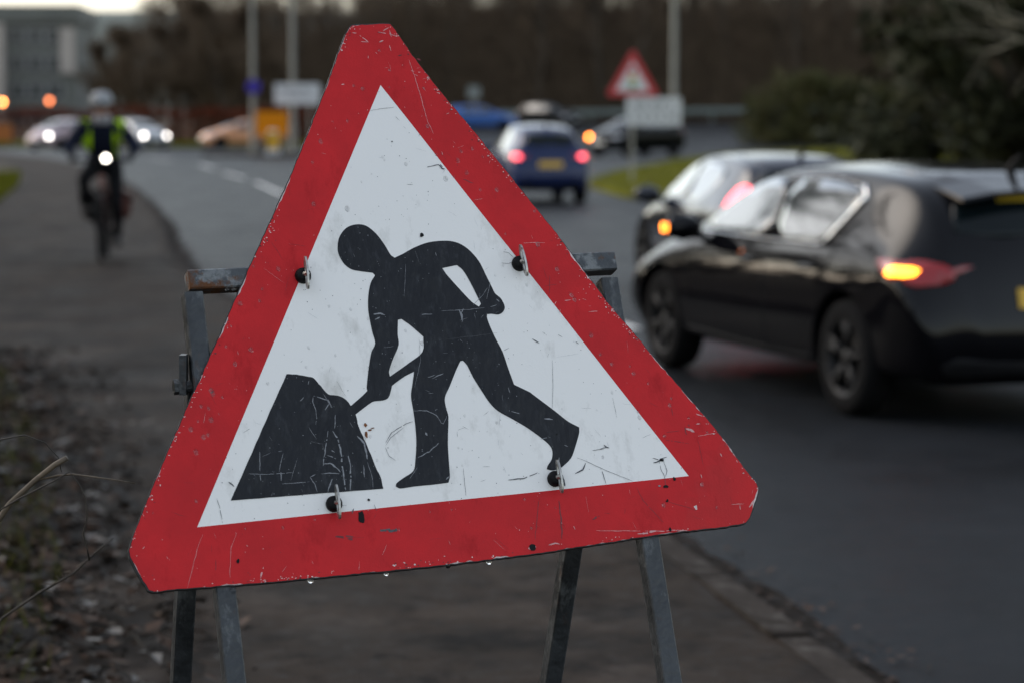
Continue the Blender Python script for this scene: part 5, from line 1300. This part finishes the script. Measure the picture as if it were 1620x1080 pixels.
# steel stand
M_steel = mat("weathered_steel", (.034, .038, .042), .42, metal=.2, var=.35, vscale=14, bump=.35, bscale=70, rvar=.12)
mixlayer(M_steel, (.095, .103, .108), 26, .55, .66, stretch=(1, 1, .4), rough=.5)
mixlayer(M_steel, (.07, .030, .013), 8, .60, .70, stretch=(1, 1, .5), rough=.85)
M_steelrust = mat("rusted_steel", (.05, .056, .062), .42, metal=.2, var=.35, vscale=14, bump=.35, bscale=70, rvar=.12)
mixlayer(M_steelrust, (.16, .17, .175), 30, .50, .60, rough=.5)
mixlayer(M_steelrust, (.11, .044, .016), 13, .47, .55, rough=.85)
def W(x, y, z): return Vector((x, y, z)) - SROOT
W_ = .031
barL, barR = W(-.491, 3.675, 1.349), W(.159, 3.902, 1.364)
ax = (barR - barL).normalized()
def square_tube(a, b_, w, up, name, parent=sg, m=None):
    mb = MB(); a, b_ = Vector(a), Vector(b_); d = (b_ - a).normalized(); e = (Vector(up) - d * d.dot(Vector(up))).normalized(); f_ = d.cross(e)
    n = 7; sec = []
    for (x, y) in ((-1, -.86), (-.86, -1), (.86, -1), (1, -.86), (1, .86), (.86, 1), (-.86, 1), (-1, .86)): sec.append(e * x * w / 2 + f_ * y * w / 2)
    vs = [a.lerp(b_, i / n) + s for i in range(n + 1) for s in sec]
    mb.add(vs, [(i * 8 + k, i * 8 + (k + 1) % 8, (i + 1) * 8 + (k + 1) % 8, (i + 1) * 8 + k)[::-1] for i in range(n) for k in range(8)])
    mb.add([a + s for s in sec], [tuple(range(8))]); mb.add([b_ + s for s in sec], [tuple(range(8))[::-1]])
    return mb.build(name, m or M_steel, parent)
square_tube(barL - ax * .004, barR + ax * .004, W_, SN, "crossbar", sg, M_steelrust)
legs = {}
lt_, lf_ = W(-.489, 3.673, 1.344), W(-.299, 3.179, .1); rt_, rf_ = W(.151, 3.893, 1.351), W(.337, 3.395, .1)
down = SV * -1
for nm, a, c in (('L', lt_, lf_), ('R', rt_, rf_)):
    d = (c - a).normalized(); square_tube(a + d * .0145, c, W_ * .96, SN, "front_leg")
hl_, hr_ = W(-.479, 3.611, 1.197), W(.141, 3.850, 1.197)
hb = Vector((-SN.x, -SN.y, 0)).normalized()
for a, c in ((W(-.479, 3.611 + .035, 1.197), W(-.593, 3.994, .1)), (W(.141, 3.885, 1.197), W(-.007, 4.22, .1))):
    square_tube(a, c, W_ * .96, hb, "rear_leg")
square_tube(W(-.585, 3.967, .18), W(.004, 4.195, .18), .025, hb, "rear_brace")
for c in (W(-.305, 3.195, .14), W(.331, 3.411, .14)):
    pass
square_tube(lf_.lerp(lt_, .1) + ax * .02, rf_.lerp(rt_, .1) - ax * .02, .025, SN, "front_brace")
for h_, s in ((W(-.497, 3.612, 1.197), -1), (W(.170, 3.86, 1.19), 1)):
    mb = MB(); mb.tube([h_ - ax * .02 * s, h_ + ax * .012 * s], .009, 10); mb.tube([h_ + ax * .004 * s, h_ + ax * .012 * s], .012, 6); mb.box(h_ + Vector((0, 0, .018)) - ax * .004 * s, (.010, .028, .06)); mb.build("hinge_bolt", M_steel, sg)
for du in (58, 68, 84):
    o = link("hanging_drop", hme, sg); o.location = barL + ax * (du / 1000 - .004) - SV * .0175 + SN * .010; s = random.uniform(2.6, 3.3) / 1000; o.scale = (s, s, s * .9)
# wing clips: rubber boss, oval metal ring standing edge-on to the plate
M_clip = mat("clip_metal", (.42, .41, .38), .34, metal=.85, var=.3, vscale=60); mixlayer(M_clip, (.12, .06, .03), 55, .55, .66)
random.seed(51)
for i, (u, v) in enumerate(CLIPS):
    tilt = radians((-4, 2, -3, -2)[i])
    bm_ = MB(); M = Matrix.Translation(SP(u, v, 0)) @ B.to_4x4()
    bm_.lathe([(.0125, .0), (.0128, .003), (.0115, .008), (.0085, .0115), (.001, .0125)], 20, M)
    boss = bm_.build("clip_boss", M_boss, sg, True)
    rg = MB(); n = 30; A, H_ = .0268, .0085; th = .0016
    prof = []
    R3 = Matrix.Rotation(tilt, 4, 'Z')
    def rp(t, k, side):        # oval in the plane (v, n); thickness along u
        return M @ R3 @ Vector((side * th + .0025, k * A * cos(t), .0165 + k * H_ * sin(t)))
    for side in (-1, 1):
        for k in (1.0, .55): prof.append([rp(2*pi*j/n, k, side) if k == 1 else M @ R3 @ Vector((side * th + .0025, (A - .0075) * cos(2*pi*j/n), .0165 + (H_ - .0045) * sin(2*pi*j/n))) for j in range(n)])
    o0, i0, o1, i1 = prof
    vs = o0 + i0 + o1 + i1; fs = []
    for j in range(n):
        q = (j + 1) % n
        fs += [(j, q, n + q, n + j), (2*n + j, 3*n + j, 3*n + q, 2*n + q), (j, 2*n + j, 2*n + q, q), (n + j, n + q, 3*n + q, 3*n + j)]
    rg.add(vs, fs); rg.build("clip_ring", M_clip, boss)
    st = MB(); st.tube([M @ Vector((-.002, 0, .006)), M @ Vector((.0045, 0, .0155))], .0042, 8); st.build("clip_pin", M_clip, boss)

# ------------------------------------------------------------------ bramble and twigs at the left edge
M_stem = mat("dry_stem", (.14, .105, .07), .6, col2=(.055, .042, .03), vscale=25); M_stemd = mat("dark_stem", (.035, .028, .022), .6, var=.4, vscale=30)
def pxy(x, y, Y): return Vector(((x - 810) / 3825 * Y, Y, 0)), 1.6 - (y - 185) / 3825 * Y
def V3(u, w, Y): return Vector((u, Y, w))
t = thing("dry_stem", "thick broken straw coloured stem with fine side twigs at the left edge", "twig", (-1.02, 3.62, .12))
o_ = Vector((-1.02, 3.62, .12)); T = lambda *P: [Vector(p) - o_ for p in P]
mb = MB(); mb.tube(T((-1.02, 3.62, .10), (-.99, 3.62, .45), (-.90, 3.62, .82), (-.76, 3.62, 1.018), (-.722, 3.62, 1.053), (-.69, 3.62, 1.078), (-.672, 3.62, 1.088)), [.006, .0055, .005, .0043, .004, .0042, .0043], 8); mb.build("stem", M_stem, t, True)
mb = MB(); mb.tube(T((-.722, 3.62, 1.053), (-.685, 3.615, 1.062), (-.66, 3.60, 1.066), (-.625, 3.59, 1.063), (-.59, 3.585, 1.059), (-.563, 3.58, 1.055)), [.0018, .0016, .0015, .0013, .0011, .0008], 6); mb.build("side_twig", M_stem, t, True)
mb = MB(); mb.tube(T((-.79, 3.60, 1.0), (-.74, 3.60, 1.03), (-.69, 3.60, 1.055), (-.665, 3.60, 1.07), (-.65, 3.60, 1.05), (-.642, 3.60, 1.03), (-.640, 3.60, 1.0), (-.646, 3.60, .975), (-.641, 3.60, .955), (-.637, 3.60, .935)), [.0012, .0012, .0011, .0010, .0010, .0009, .0010, .0014, .0009, .0018], 6); mb.build("side_twig", M_stemd, t, True)
t = thing("thin_stem", "thin dark arching stem above the broken straw stem", "twig", (-1.05, 3.7, .12)); o_ = Vector((-1.05, 3.7, .12))
mb = MB(); mb.tube(T((-1.05, 3.7, .1), (-1.0, 3.7, .6), (-.88, 3.7, 1.0), (-.79, 3.7, 1.105), (-.752, 3.7, 1.112), (-.72, 3.7, 1.10), (-.70, 3.7, 1.077), (-.696, 3.7, 1.055)), [.003, .0026, .002, .0014, .0012, .0011, .001, .0008], 6); mb.build("stem", M_stemd, t, True)
t = thing("thin_stem", "frayed thin stem low at the left edge over the leaf litter", "twig", (-1.2, 4.35, .12)); o_ = Vector((-1.2, 4.35, .12))
mb = MB(); mb.tube(T((-1.2, 4.35, .1), (-1.1, 4.35, .45), (-.93, 4.35, .69), (-.86, 4.35, .738), (-.80, 4.35, .772), (-.76, 4.35, .81), (-.725, 4.35, .838)), [.0035, .003, .0026, .0024, .002, .0016, .001], 6); mb.build("stem", M_stemd, t, True)
mb = MB(); random.seed(8)
for k in range(10):
    s = random.random(); a = Vector((-.86, 4.35, .738)).lerp(Vector((-.77, 4.35, .80)), s) - o_; d = Vector((random.uniform(-1, 1), random.uniform(-.5, .5), random.uniform(-.6, 1))).normalized() * random.uniform(.008, .022)
    mb.tube([a, a + d], [.001, .0006], 4)
mb.build("frayed_bark", M_stem, t)
